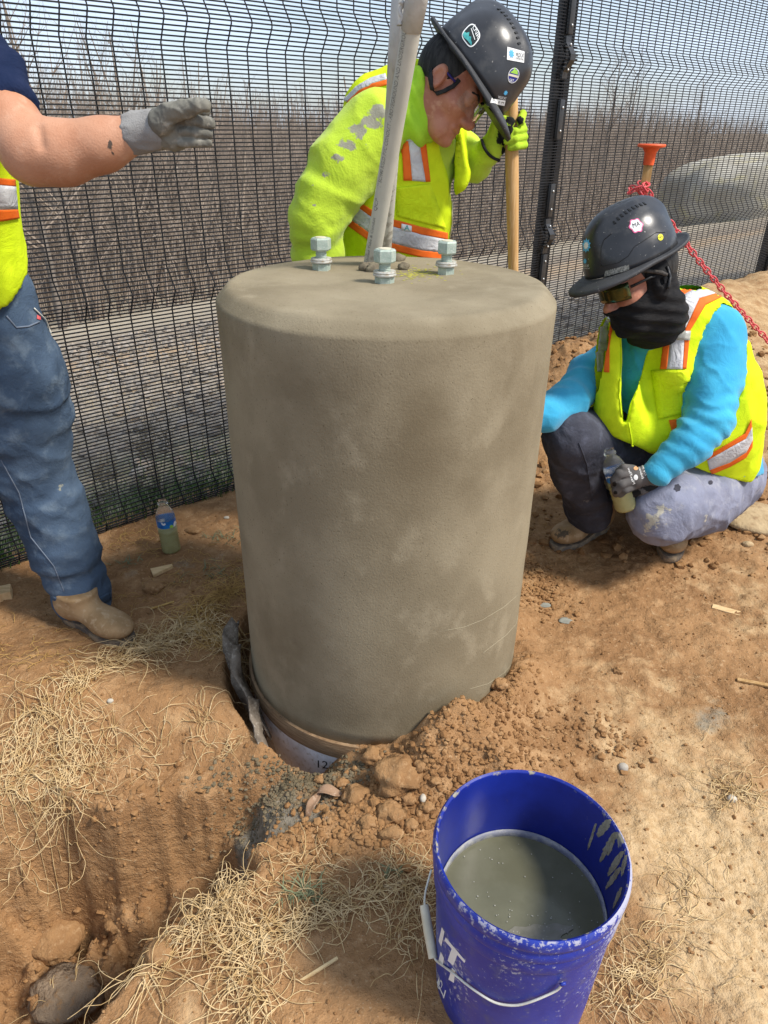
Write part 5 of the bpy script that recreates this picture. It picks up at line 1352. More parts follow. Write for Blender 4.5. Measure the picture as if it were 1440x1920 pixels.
def shirt2(P):
    d = smax(chain(P, T2, .03, fl2), -((P - hem2[0]) @ hem2[1]) + .015, .004); d = smin(d, chain(P, AR, .012), .03); d = smin(d, chain(P, AL, .012), .03)
    return smin(d, cap(P, J(1240, 640, 2.18, 50)[0], J(1215, 612, 2.13, 50)[0], J(1240, 640, 2.18, 40)[1], J(1215, 612, 2.13, 34)[1]), .03)
def fold2(V, Q):
    e = rings(V, AR[0][0], AR[2][0], .45, 1.2, 120, .0045, 13, 20) + rings(V, AR[2][0], AR[4][0], -.1, 1.15, 170, .0036, 15, 30) + rings(V, AL[0][0], AL[2][0], .2, 1.1, 70, .005, 16) + rings(V, AL[2][0], AL[4][0], 0, 1.1, 70, .004, 17)
    return folds(V, Q, .003, 5, ((1, 0, .7), (0, 1, 0), (0, 0, 1)), 71, e)
sh2, V2_, Q2_ = body('long_sleeved_shirt', shirt2, *bounds(T2 + AR + AL), .0058, M_blue, root2, fold2)
def vest2(P):
    d = chain(P, T2[:4], .03, fl2) - .010
    d = smin(d, chain(P, [J(1150, 630, 2.13, 38), J(1190, 625, 2.17, 36), J(1290, 592, 2.17, 46), J(1330, 596, 2.20, 40)], .02), .04)
    d = smin(d, cap(P, J(1146, 645, 2.13, 34)[0], J(1164, 770, 2.10, 44)[0], J(1146, 645, 2.13, 32)[1], J(1164, 770, 2.10, 46)[1]), .03)
    d = smin(d, cap(P, J(1170, 815, 2.10, 40)[0], J(1235, 815, 2.10, 40)[0], J(1170, 815, 2.10, 40)[1], J(1235, 815, 2.10, 44)[1]), .05)
    d = smin(d, cap(P, J(1278, 580, 2.15, 38)[0], J(1268, 690, 2.10, 40)[0], J(1278, 580, 2.15, 36)[1], J(1268, 690, 2.10, 42)[1]), .03)
    d = smin(d, cap(P, J(1362, 640, 2.28, 36)[0], J(1362, 830, 2.34, 42)[0], J(1362, 640, 2.28, 30)[1], J(1362, 830, 2.34, 36)[1]), .03)
    d = smax(d, -(chain(P, AR[:4], .01) - .005), .005); d = smax(d, -(chain(P, AL[:3], .01) - .005), .005)
    d = smax(d, -pxcut(P, [(1198, 600, 34), (1187, 660, 24), (1176, 740, 14), (1172, 786, 6)], 2.28), .004)
    return smax(d, -((P - hem2[0]) @ hem2[1]), .004)
ve2, VV2, VQ2 = body('safety_vest', vest2, *bounds(T2 + [J(1370, 845, 2.36, 50)]), .0075, M_vest, root2, lambda V, Q: folds(V, Q, .0030, 4.2, ((1, 0, .5), (0, 1, 0), (0, 0, 1)), 91))
vt2 = bvh(VV2, VQ2)
S2 = lambda nm, l, r, m, off=.003: strip(nm, vt2, l, r, m, ve2, off)
a0 = [(1297, 540), (1273, 546), (1248, 611), (1239, 692)]; a1 = [(1306, 540), (1283, 553), (1260, 615), (1251, 692)]; a2 = [(1345, 550), (1310, 560), (1284, 617), (1279, 692)]; a3 = [(1352, 558), (1322, 572), (1294, 619), (1286, 692)]
S2('orange_band', a0, a1, M_orange); S2('reflective_band', a1, a2, M_silver); S2('orange_band', a2, a3, M_orange); S2('clear_tab', [(1241, 619), (1240, 636)], [(1294, 621), (1292, 638)], M_clear, .006)
b0 = [(1127, 580), (1115, 611), (1114, 634)]; b1 = [(1133, 580), (1120, 611), (1117, 634)]
S2('orange_band', b0, b1, M_orange)
b1 = [(1133, 580), (1120, 611), (1116, 653), (1119, 697)]; b2_ = [(1150, 592), (1144, 611), (1138, 640), (1133, 697)]; b3 = [(1154, 596), (1149, 611), (1143, 650), (1143, 698)]
S2('reflective_band', b1, b2_, M_silver); S2('orange_band', b2_, b3, M_orange); S2('clear_tab', [(1115, 641), (1116, 657)], [(1139, 641), (1139, 657)], M_clear, .006)
S2('orange_band', [(1254, 788), (1262, 820)], [(1268, 786), (1276, 818)], M_orange); S2('reflective_band', [(1268, 786), (1276, 818)], [(1303, 772), (1308, 800)], M_silver)
S2('orange_band', [(1322, 856), (1368, 829), (1396, 812), (1408, 785)], [(1326, 862), (1368, 838), (1397, 822), (1409, 800)], M_orange)
S2('reflective_band', [(1326, 862), (1368, 838), (1397, 822), (1409, 800)], [(1330, 880), (1368, 866), (1398, 847), (1410, 824)], M_silver)
S2('orange_band', [(1330, 880), (1368, 866), (1398, 847), (1410, 824)], [(1335, 888), (1368, 874), (1398, 857), (1409, 838)], M_orange)
S2('chest_pocket', [(1222, 694), (1234, 787)], [(1290, 694), (1304, 768)], M_vest_pl, .0045); S2('chest_pocket', [(1113, 702), (1112, 728)], [(1140, 700), (1142, 732)], M_vest_pl, .005)
line_on('zip', vt2, [(1178, 792), (1182, 815), (1187, 845)], .0025, M_vest_pl, ve2, .004)
line_on('vest_piping', vt2, [(1228, 602), (1210, 650), (1193, 710), (1182, 760), (1179, 792)], .0022, M_vest_pl, ve2, .002)
line_on('vest_piping', vt2, [(1163, 612), (1164, 680), (1160, 740), (1166, 788)], .0022, M_vest_pl, ve2, .002)
# head with face covering, helmet, sunglasses
ax2 = axes((-.88, -.32, -.35), (-.36, .08, .93)); hatc2 = aty(1183, 487, 2.05); hc2 = hatc2 - ax2[2] * .064 - ax2[1] * .008
hd2, ht2 = make_head(root2, hc2, ax2, M_face, .004)
nb = J(1220, 602, 2.10, 54)
def gait2(P):
    L = (P - hc2) @ ax2.T
    d = head_sdf(L) - .006; cover = np.maximum(L[:, 2] + .012 - .0 + .35 * np.clip(L[:, 1] - .02, 0, 1), -1)
    face = smax(d, L[:, 2] + .010 + .30 * np.clip(L[:, 1], 0, .1), .006)
    back = smax(d, L[:, 1] - .025, .006)
    d = smin(face, back, .004)
    d = smin(d, cap(P, hc2 - ax2[2] * .07 + ax2[1] * .02, nb[0], .068, nb[1] * .98), .03)
    d = smin(d, cap(P, hc2 - ax2[2] * .085 - ax2[1] * .03, nb[0] + np.array([.03, .02, .01]), .07, nb[1] * .95), .03)
    return d
def foldk(V, Q):
    N = vnormals(V, Q); L = (V - hc2) @ ax2.T; w_ = sst(-.02, -.06, L[:, 2])
    return V + N * (w_ * .0026 * np.sin((L[:, 2] * 1.0 - L[:, 1] * .55 + .25 * np.abs(L[:, 0])) * 170 + 2.2 * fbm(V, 9, 2, 9)))[:, None]
gk, GV, GQ = body('face_covering', gait2, hc2 - .26, hc2 + .2, .0048, M_black_knit, root2, foldk); gt2 = bvh(GV, GQ)
sl2, hat2 = make_hat(root2, hatc2, ax2 * .96)
D2 = lambda nm, V2, F, q, m, off=.0012: decal(nm, hat2, V2, F, q, m, sl2, off)
q = [(1180, 436), (1206, 437), (1205, 411), (1179, 410)]
blobby = [(.5 + .5 * math.cos(a) * (1 + .10 * math.sin(6 * a)), .5 + .5 * math.sin(a) * (1 + .10 * math.sin(6 * a))) for a in np.linspace(0, 2 * math.pi, 41)[:-1]]
D2('sticker', *poly2(blobby, 3), q, M_pink); D2('sticker_field', *poly2(blobby, 3), inq(q, .84), M_white, .0017)
D2('sticker_lettering', *text2('MA'), [(1187, 428), (1200, 423), (1198, 415), (1185, 420)], M_blackp, .0023)
D2('sticker', *poly2(circ, 2), [(1233, 451), (1243, 451), (1243, 439), (1233, 439)], M_yel_p); D2('sticker_lettering', *text2('MIPS'), [(1234, 447), (1242, 446), (1242, 443), (1234, 444)], M_blackp, .0018)
star = [(.5 + .5 * math.cos(a) * (1 if i % 2 else .7), .5 + .5 * math.sin(a) * (1 if i % 2 else .7)) for i, a in enumerate(np.linspace(0, 2 * math.pi, 21)[:-1])]
q = [(1090, 474), (1108, 474), (1109, 446), (1092, 447)]; D2('sticker', *poly2(star, 3), q, M_cyan); D2('sticker_field', *poly2(star, 2), inq(q, .55), M_white, .0017)
q = [(1094, 495), (1101, 495), (1101, 484), (1094, 484)]; D2('sticker_emblem', *poly2(star, 2), q, M_cyan)
D2('sticker_lettering', *text2('WILDCAT'), [(1092, 500), (1105, 500), (1105, 496), (1092, 496)], M_white); D2('sticker_lettering', *text2('CONTRACTING'), [(1093, 504), (1106, 504), (1106, 502), (1093, 502)], M_white)
D2('reflective_dots', *grid2(8, 3), [(1133, 519), (1180, 506), (1179, 496), (1135, 508)], mat('glitter_tape', (.10, .10, .09), (.35, .34, .30), rough=.5, sc=400, bump=.2), .0014)
line_on('panel_groove', hat2, [(1128, 499), (1160, 492), (1178, 480), (1190, 462), (1212, 448), (1230, 436), (1250, 436)], .0012, M_black, sl2, .0004, 3)
line_on('panel_groove', hat2, [(1127, 498), (1127, 465), (1132, 450), (1150, 435)], .0012, M_black, sl2, .0004, 3)
strip('sunglasses_lens', gt2, [(1110, 538), (1116, 556)], [(1163, 516), (1166, 545)], M_lens, root2, .011, .002, nu=8)
V = []
for i in range(17):
    a = -1.05 + 2.1 * i / 16
    for z in (.026, .010, -.010, -.026 + .006 * math.cos(i * .0)): V.append((.080 * math.sin(a), .038 + .076 * math.cos(a), z + .004))
V = hc2 + np.array(V) @ ax2; lens = obj('sunglasses', V, [(i * 4 + j, i * 4 + j + 1, i * 4 + 5 + j, i * 4 + 4 + j) for i in range(16) for j in range(3)], M_lens, root2, True); md = lens.modifiers.new('thickness', 'SOLIDIFY'); md.thickness = .002
for s in (-1, 1): MB().tube(hc2 + np.array([(s * .077, .075, .016), (s * .086, .02, .018), (s * .088, -.02, .010)]) @ ax2, [.004, .0035, .003], 6).build('spectacle_arm', M_black, lens, True)
line_on('chin_strap', gt2, [(1182, 506), (1210, 507), (1240, 512), (1252, 518)], .0055, mat('grey_band', (.05, .045, .04), (.09, .08, .07), rough=.85, sc=60, bump=.4, bsc=200), root2, .004, 4)
line_on('helmet_strap', gt2, [(1248, 500), (1254, 520), (1250, 545)], .004, M_black, root2, .004, 4)
# trousers: torso shade painted into the near-pier leg, the other in the lit tone
bL = tpx(1080, 1012); bR = tpx(1250, 1046)
gzL = Hs(bL[0], bL[1]); gzR = Hs(bR[0], bR[1])
tdL = np.array([-.83, -.56]); tdR = np.array([-.38, -.92])
heelL = tpx(1132, 992)[:2]; heelR = np.array(bR[:2]) - tdR / np.linalg.norm(tdR) * .255 + np.array([0, -.02])
hipL, hipR = J(1240, 858, 2.40, 88), J(1340, 888, 2.42, 82)
LL = [hipL, J(1150, 828, 2.20, 66), J(1072, 818, 2.06, 50), J(1082, 892, 2.13, 42), J(1104, 950, 2.20, 40), J(1108, 962, 2.20, 38)]
ankR = np.array([heelR[0], heelR[1], gzR]) + np.append(tdR / np.linalg.norm(tdR) * .04, .15)
LR = [hipR, J(1300, 925, 2.18, 80), J(1248, 950, 2.00, 66), J(1240, 962, 1.97, 57), (ankR * .5 + J(1246, 972, 2.02, 50)[0] * .5, .080), (ankR, .068)]
def foldt(V, Q): return folds(V, Q, .0045, 6, ((1, 0, .5), (0, 1, .3), (0, 0, 1)), 17, rings(V, LL[2][0], LL[4][0], .5, 1.1, 90, .004, 3) + rings(V, LR[1][0], LR[3][0], .4, 1.3, 60, .005, 4))
trL, VL_, QL_ = body('shaded_trouser_leg', lambda P: chain(P, LL, .02), *bounds(LL), .0075, M_jean_dk, root2, foldt, [(1095, 938, 14, 10, .5), (1088, 860, 10, 20, .3)])
def seat(P): return smin(chain(P, LR, .025), cap(P, hipL[0], hipR[0], .15, .15), .04)
trR, VR_, QR_ = body('lit_trouser_leg', seat, *bounds(LR + [(hipL[0], .16)]), .0075, M_jean_lt, root2, foldt, [(1225, 975, 26, 24, .66), (1240, 958, 26, 18, .55), (1215, 1000, 14, 14, .5), (1322, 968, 8, 22, .5), (1280, 945, 12, 8, .45)])
lt2 = bvh(VL_, QL_); line_on('seam', lt2, [(1085, 830), (1100, 870), (1106, 910), (1110, 945)], .0016, M_jean_dk, trL, .0015)
lr2 = bvh(VR_, QR_)
for x, y, a, b in [(1270, 915, 6, 7), (1332, 905, 4, 4)]:
    decal('damp_spot', lr2, *poly2(blobby, 2), [(x - a, y + b), (x + a, y + b), (x + a, y - b), (x - a, y - b)], mat('damp_cloth', (.045, .045, .06), rough=.9, bump=0), trR, .0015)
mud = [(1052, 1000, 22, 12, .6), (1075, 985, 12, 10, .4)]
boot(root2, heelL, tdL, gzL, M_boot, mud, .19); boot(root2, heelR, tdR, gzR, M_boot, mud, .17)
# glove on the bottle
G2 = [([J(1238, 884, 1.955, 22), J(1215, 890, 1.945, 22), J(1190, 898, 1.93, 22)], ((.1, -1, -.3), 1.35)), ([J(1180, 886, 1.925, 11), J(1161, 889, 1.905, 9), J(1152, 900, 1.905, 8), J(1152, 911, 1.93, 7)], None),
      ([J(1181, 900, 1.92, 11), J(1165, 908, 1.90, 9), J(1155, 919, 1.905, 8), J(1155, 926, 1.93, 7)], None), ([J(1183, 912, 1.925, 10), J(1171, 918, 1.905, 8.5), J(1163, 926, 1.915, 7.5)], None),
      ([J(1186, 880, 1.93, 9), J(1170, 877, 1.915, 7.5), J(1160, 884, 1.925, 7)], None), ([J(1225, 905, 1.95, 12), J(1202, 918, 1.945, 11), J(1188, 924, 1.95, 9)], None)]
lo, hi = bounds(all_j(G2), .015); V, Q = sdf_mesh(glove_sdf(G2, .004), lo, hi, .0034); st = stain_px(V, [(1222, 915, 22, 7, .95), (1194, 925, 12, 8, .95), (1152, 908, 5, 6, .8), (1154, 924, 5, 5, .9), (1165, 898, 8, 4, .5)])
gl2 = obj('glove', V, Q, M_glove2, root2, True, attrs={'stain': st}); gtree = bvh(V, Q)
for bd, q in [('MaxiFlex', [(1186, 908), (1176, 878), (1180, 876), (1191, 906)]), ('Endurance', [(1203, 898), (1196, 872), (1199, 871), (1207, 896)]), ('EN 388', [(1209, 892), (1202, 870), (1205, 869), (1212, 890)])]:
    decal('glove_print', gtree, *text2(bd), q, M_white, gl2, .0012)
decal('glove_print', gtree, *poly2(circ, 2), [(1189, 901), (1197, 899), (1195, 889), (1187, 891)], M_white, gl2, .0012); decal('glove_print', gtree, *poly2(circ, 2), [(1188, 882), (1197, 881), (1196, 874), (1187, 875)], mat('tan_print', (.55, .30, .14), bump=0), gl2, .0012)
simple_hand(root2, AL[-1][0], (-.9, -.35, .1), (-.3, -.9, 0), M_glove2)
bt, bb = aty(1142, 843, 1.955), aty(1174, 953, 1.955)
rt, ax_, s_, lr, LV, LF = bottle('half full water bottle held in the crouching man\'s glove', bb, bt - bb, .4, .45, float(np.linalg.norm(bt - bb)) * 1.0, .034)
lt = bvh(LV, LF)
tv, tfc = text2('niagara'); decal('label_print', lt, tv, tfc, [(1133, 890), (1166, 879), (1162, 869), (1130, 880)], M_white, rt, .0008)
decal('label_print', lt, *grid2(5, 2), [(1137, 898), (1160, 889), (1159, 886), (1136, 895)], M_white, rt, .0008)
print('person2', time.time() - T0)

# ------------------------------------------------------------------ the man at the left edge
f3 = tpx(185, 1170); f3z = Hs(f3[0], f3[1])
root3 = thing('person', 'man in jeans and yellow vest at the left edge with a gloved hand held out', 'person', (f3[0], f3[1], f3z))
T3 = [J(-100, 130, 1.66, 92), J(-98, 320, 1.70, 106), J(-76, 500, 1.74, 110), J(-70, 580, 1.76, 104)]
SL = [J(-40, 110, 1.62, 66), J(-6, 150, 1.58, 54), J(14, 196, 1.54, 46)]
AR3 = [J(-8, 170, 1.57, 48), J(14, 225, 1.53, 51), J(62, 285, 1.50, 53), J(120, 287, 1.50, 51), J(190, 272, 1.50, 42), J(254, 251, 1.50, 33)]
cutS = (J(26, 208, 1.535, 1)[0]); dirS = SL[2][0] - SL[1][0]; dirS /= np.linalg.norm(dirS)
def shirt3(P):
    d = smin(chain(P, T3[:3], .03), smax(chain(P, SL + [J(40, 235, 1.52, 44)], .01), (P - cutS) @ dirS, .004), .03); return d
body('navy_t_shirt', shirt3, *bounds(T3 + SL), .008, M_navy, root3, lambda V, Q: folds(V, Q, .004, 6, ((1, 0, .4), (0, 1, 0), (0, 0, 1)), 41))
hem3 = plane3(aty(-150, 600, 1.62), aty(45, 553, 1.7), aty(0, 585, 1.66), aty(-60, 300, 1.7))
def vest3(P): return smax(smax(chain(P, T3, .03) - .010, -(chain(P, SL, .01) - .006), .005), -((P - hem3[0]) @ hem3[1]), .004)
ve3, VV3, VQ3 = body('safety_vest', vest3, *bounds(T3), .008, M_vest, root3, lambda V, Q: folds(V, Q, .004, 5, ((1, 0, 0), (0, 1, 0), (0, 0, .5)), 43)); vt3 = bvh(VV3, VQ3)
for l, r, m_ in [([(-40, 330), (26, 336)], [(-40, 343), (27, 349)], M_orange), ([(-40, 343), (27, 349)], [(-40, 392), (31, 392)], M_silver), ([(-40, 392), (31, 392)], [(-40, 420), (34, 409)], M_orange)]: strip('waist_band', vt3, l, r, m_, ve3, .003)
arm3, AV, AQ = body('arm', lambda P: chain(P, AR3, .03), *bounds(AR3), .006, M_skin, root3, lambda V, Q: V + vnormals(V, Q) * (-.006 * np.exp(-((pxdist(V, [(72, 240), (78, 275)])[0]) / .008) ** 2))[:, None], [(206, 272, 6, 12, .95), (212, 285, 4, 8, .8)])
# knit cuff and coated glove
CU = [J(243, 254, 1.50, 34.5), J(262, 249, 1.50, 34.5), J(290, 243, 1.495, 35)]
vd = ray(325, 240)
body('glove_cuff', lambda P: smax(chain(P, CU, .01, None), -((P - J(243, 254, 1.5, 1)[0]) @ ((CU[2][0] - CU[0][0]) / np.linalg.norm(CU[2][0] - CU[0][0]))), .002), *bounds(CU), .004, M_glove_k, root3, lambda V, Q: folds(V, Q, .0012, 40, ((.4, 0, 0), (0, 1, 0), (0, 0, 1)), 5))
G3 = [([J(296, 242, 1.495, 35), J(318, 243, 1.49, 36), J(330, 246, 1.49, 33)], (vd, 1.7)), ([J(305, 228, 1.475, 26), J(318, 212, 1.465, 19), J(345, 205, 1.455, 15.5), J(372, 198, 1.45, 13.5), J(384, 197, 1.45, 12.5)], None),
      ([J(346, 210, 1.50, 11), J(384, 208, 1.52, 10)], None), ([J(340, 225, 1.48, 11), J(366, 226, 1.470, 10.5), J(394, 231, 1.478, 9.5)], None),
      ([J(340, 247, 1.48, 10), J(366, 248, 1.470, 9.6), J(390, 251, 1.478, 8.4)], None), ([J(340, 267, 1.48, 9.6), J(364, 268, 1.470, 8.6), J(391, 269, 1.478, 7.6)], None),
      ([J(342, 222, 1.485, 9), J(342, 268, 1.485, 8)], None)]
lo, hi = bounds(all_j(G3), .015); V, Q = sdf_mesh(glove_sdf(G3, .0018), lo, hi, .0026)
V = folds(V, Q, .0011, 34, ((1, 0, 0), (0, 1, 0), (.4, 0, 1)), 77); obj('glove', V, Q, M_glove_p, root3, True)
# jeans
JL = [J(-40, 560, 1.77, 96), J(8, 700, 1.80, 106), J(34, 790, 1.81, 92), J(60, 880, 1.81, 70), J(92, 950, 1.80, 62), J(124, 1030, 1.79, 60), J(150, 1095, 1.785, 51), J(158, 1128, 1.78, 50)]
f3b = np.array([-1.36, 1.62]); 
JR = [J(-95, 560, 1.74, 96), (np.array([-1.22, 1.68, .50]), .085), (np.array([-1.32, 1.66, Hs(-1.32, 1.66) + .09]), .066)]
cutJ = J(155, 1138, 1.78, 1)[0]
def jeans(P): return smax(smin(chain(P, JL, .02), chain(P, JR, .02), .03), -(P[:, 2] - cutJ[2] - .0), .003)
def foldj(V, Q):
    e = rings(V, JL[2][0], JL[5][0], -.1, .75, 60, .006, 23, 10) + rings(V, JL[5][0], JL[7][0], 0, 1.2, 85, .0055, 24)
    return folds(V, Q, .0045, 5.5, ((1, 0, .6), (0, 1, 0), (0, 0, 1)), 29, e)
jn, JV, JQ = body('jeans', jeans, *bounds(JL + JR), .008, M_jean, root3, foldj, [(112, 910, 9, 16, .5), (70, 840, 30, 50, .22)]); jt = bvh(JV, JQ)
line_on('seam', jt, [(2, 862), (36, 924), (58, 1007), (101, 1061), (123, 1115)], .0017, M_seam, jn, .001)
line_on('pocket_edge', jt, [(12, 592), (30, 614), (53, 612), (80, 600)], .0022, M_seam, jn, .001); line_on('pocket_edge', jt, [(62, 578), (84, 600), (96, 632)], .0018, M_wire, jn, .003)
strip('pocket_lining', jt, [(68, 590), (68, 598)], [(75, 594), (75, 600)], M_red, jn, .002, 0)
strip('hem', jt, [(100, 1117), (150, 1137), (212, 1106)], [(100, 1130), (150, 1150), (212, 1122)], M_jean, jn, .0025, .002)
td = tpx(243, 1200)[:2] - tpx(128, 1152)[:2]; boot(root3, tpx(128, 1158)[:2] - td / np.linalg.norm(td) * .0, td, f3z - .002, M_boot, [(150, 1165, 25, 8, .3)], .13, size=1.0, so_=.045)
boot(root3, JR[-1][0] + np.array([0, .04, 0]), (.3, -1), Hs(-1.32, 1.62), M_boot)
# far arm and head, out of the picture
hc3 = T3[0][0] + np.array([.0, -.02, .245]); ax3 = axes((.6, -.6, -.35), (.1, -.1, 1)); make_head(root3, hc3, ax3, M_skin, .005); make_hat(root3, hc3 + ax3[2] * .055 + ax3[1] * .015, ax3)
FA3 = [(T3[0][0] + np.array([-.18, .02, .02]), .06), (T3[0][0] + np.array([-.26, .0, -.25]), .05), (T3[0][0] + np.array([-.18, -.14, -.45]), .035)]
body('arm', lambda P: chain(P, FA3, .02), *bounds(FA3), .008, M_skin, root3); simple_hand(root3, FA3[-1][0], (.4, -.6, -.6), (.7, .5, 0), M_glove_k)
print('person3', time.time() - T0)

# ------------------------------------------------------------------ roots, clods, stones and litter
rr = np.random.default_rng(21)
def strands(n, pts, spread, length, rad, lift, curl, wild=0.0, hang=.035):
    """curly root strands scattered along a pixel polyline on the ground"""
    C_ = [tpx(x, y) for x, y in pts]; C_ = np.array(C_); seg = np.linalg.norm(np.diff(C_[:, :2], axis=0), axis=1); cum = np.r_[0, np.cumsum(seg)]
    n = int(n * .78); curl = curl * .62; m = 13; u = rr.uniform(0, cum[-1], n); i = np.clip(np.searchsorted(cum, u) - 1, 0, len(seg) - 1); f = ((u - cum[i]) / seg[i])[:, None]
    P0 = C_[i, :2] * (1 - f) + C_[i + 1, :2] * f + rr.normal(0, spread, (n, 2))
    al = np.arctan2(C_[i + 1, 1] - C_[i, 1], C_[i + 1, 0] - C_[i, 0]); th = al + rr.normal(0, .9, n) + (rr.random(n) < .5) * math.pi
    kap = rr.normal(0, curl, n); L_ = rr.uniform(*length, n); ds = L_ / m; X = np.zeros((n, m, 2)); X[:, 0] = P0
    for k in range(1, m):
        kap = kap + rr.normal(0, curl * .45, n); th = th + kap * ds; X[:, k] = X[:, k - 1] + np.stack([np.cos(th), np.sin(th)], 1) * ds[:, None]
    Z = H(X[..., 0].ravel(), X[..., 1].ravel(), False).reshape(n, m)
    top = H(P0[:, 0], P0[:, 1], False); lf = rr.uniform(.1, 1, n) * lift
    hump = np.sin(np.linspace(0.15, math.pi - .1, m))[None] * lf[:, None] * rr.uniform(.3, 1.6, (n, 1))
    Z = np.maximum(Z, (top[:, None] - hang)) if hang else Z
    Z = Z + hump + .003 + .004 * np.sin(np.arange(m)[None] * rr.uniform(.5, 1.5, (n, 1)) + rr.uniform(0, 6, (n, 1)))
    R_ = 1.05 * rr.uniform(*rad, n)[:, None] * np.linspace(1.1, .5, m)[None]
    # keep clear of the pier
    d = np.hypot(X[..., 0] - PIER[0], X[..., 1] - PIER[1]); push = np.clip((PR + .012) / np.maximum(d, 1e-6), 1, None)
    X = PIER + (X - PIER) * push[..., None]
    return [(np.concatenate([X[q], Z[q][:, None]], 1), R_[q]) for q in range(n)]
def mat_of(name, label, specs, m_):
    ls = []
    for s in specs: ls += strands(**s)
    V, F = tubes3(ls, 4); o = obj(name, V, F, m_, None, True, origin=V.mean(0)); tag(o, label, 'roots', kind='stuff'); return o
mat_of('root_mat', 'tangled straw coloured roots lying along the edge of the dug bank', [
    dict(n=230, pts=[(5, 1410), (120, 1330), (250, 1225), (330, 1195)], spread=.022, length=(.06, .20), rad=(.0007, .0013), lift=.030, curl=20),
    dict(n=330, pts=[(250, 1225), (340, 1190), (390, 1180), (440, 1230), (472, 1295)], spread=.018, length=(.05, .17), rad=(.0007, .0012), lift=.035, curl=24),
    dict(n=130, pts=[(0, 1470), (60, 1400), (170, 1440)], spread=.045, length=(.06, .2), rad=(.0006, .0012), lift=.02, curl=24),
    dict(n=170, pts=[(10, 1530), (90, 1470), (190, 1430), (215, 1400)], spread=.03, length=(.06, .18), rad=(.0006, .0012), lift=.02, curl=26),
    dict(n=22, pts=[(110, 1480), (120, 1520)], spread=.02, length=(.05, .2), rad=(.0006, .0011), lift=.02, curl=20, hang=.04),
    dict(n=26, pts=[(270, 1390), (300, 1420)], spread=.03, length=(.05, .15), rad=(.0006, .0011), lift=.015, curl=26)], M_root)
mat_of('root_mat', 'golden straw and roots beside the left foot of the pier', [
    dict(n=230, pts=[(345, 1180), (400, 1130), (455, 1100)], spread=.022, length=(.05, .16), rad=(.0006, .0011), lift=.035, curl=26),
    dict(n=90, pts=[(380, 1190), (420, 1215)], spread=.02, length=(.04, .12), rad=(.0006, .001), lift=.03, curl=30)], M_root2)
mat_of('root_mat', 'loose roots hanging down the trench wall near the pier', [
    dict(n=30, pts=[(385, 1335), (380, 1360), (390, 1385)], spread=.022, length=(.05, .14), rad=(.0006, .0011), lift=.012, curl=26, hang=.05),
    dict(n=16, pts=[(425, 1390), (430, 1420)], spread=.012, length=(.05, .12), rad=(.0006, .001), lift=.012, curl=30),
    dict(n=10, pts=[(120, 1480), (150, 1660)], spread=.02, length=(.15, .3), rad=(.0006, .0009), lift=.01, curl=9)], M_root)
mat_of('root_mat', 'pale root tuft on the near lip of the trench', [
    dict(n=170, pts=[(360, 1765), (405, 1710), (445, 1668)], spread=.013, length=(.04, .14), rad=(.0007, .0012), lift=.060, curl=24, hang=.02),
    dict(n=45, pts=[(260, 1850), (350, 1780)], spread=.012, length=(.06, .2), rad=(.0007, .0012), lift=.015, curl=12),
    dict(n=40, pts=[(110, 1895), (160, 1890)], spread=.015, length=(.05, .13), rad=(.0007, .0012), lift=.02, curl=20)], M_root)
mat_of('root_mat', 'curly roots on the soil left of the blue bucket', [
    dict(n=260, pts=[(430, 1790), (480, 1745), (560, 1745), (640, 1700), (700, 1680)], spread=.012, length=(.04, .13), rad=(.0007, .0012), lift=.022, curl=26),
    dict(n=140, pts=[(440, 1790), (480, 1830), (470, 1890), (450, 1920)], spread=.020, length=(.05, .15), rad=(.0007, .0012), lift=.02, curl=26),
    dict(n=230, pts=[(690, 1690), (740, 1640), (790, 1640), (790, 1730), (760, 1790)], spread=.022, length=(.04, .13), rad=(.0005, .001), lift=.02, curl=32),
    dict(n=50, pts=[(480, 1660), (560, 1620), (640, 1640)], spread=.014, length=(.05, .15), rad=(.0007, .0011), lift=.012, curl=20)], M_root)
mat_of('root_mat', 'scattered pale roots on dry soil right of the blue bucket', [
    dict(n=75, pts=[(1340, 1490), (1400, 1480)], spread=.018, length=(.05, .16), rad=(.0007, .0012), lift=.014, curl=28),
    dict(n=70, pts=[(1210, 1790), (1290, 1670), (1310, 1640)], spread=.018, length=(.05, .15), rad=(.0006, .0011), lift=.012, curl=22),
    dict(n=110, pts=[(1130, 1890), (1190, 1840), (1230, 1810)], spread=.022, length=(.05, .15), rad=(.0006, .0011), lift=.012, curl=24),
    dict(n=50, pts=[(1150, 1300), (1350, 1420), (1420, 1620), (1330, 1880)], spread=.10, length=(.03, .10), rad=(.0005, .0009), lift=.006, curl=18)], M_root)
mat_of('root_mat', 'stray roots and straw on trodden soil before the left fence panel', [
    dict(n=150, pts=[(230, 1160), (330, 1100), (440, 1060)], spread=.09, length=(.03, .11), rad=(.0005, .0009), lift=.008, curl=22),
    dict(n=60, pts=[(0, 1180), (60, 1260), (150, 1250)], spread=.06, length=(.04, .14), rad=(.0006, .001), lift=.012, curl=22),
    dict(n=40, pts=[(280, 1030), (240, 1000)], spread=.05, length=(.05, .14), rad=(.0006, .001), lift=.02, curl=24)], M_root2)
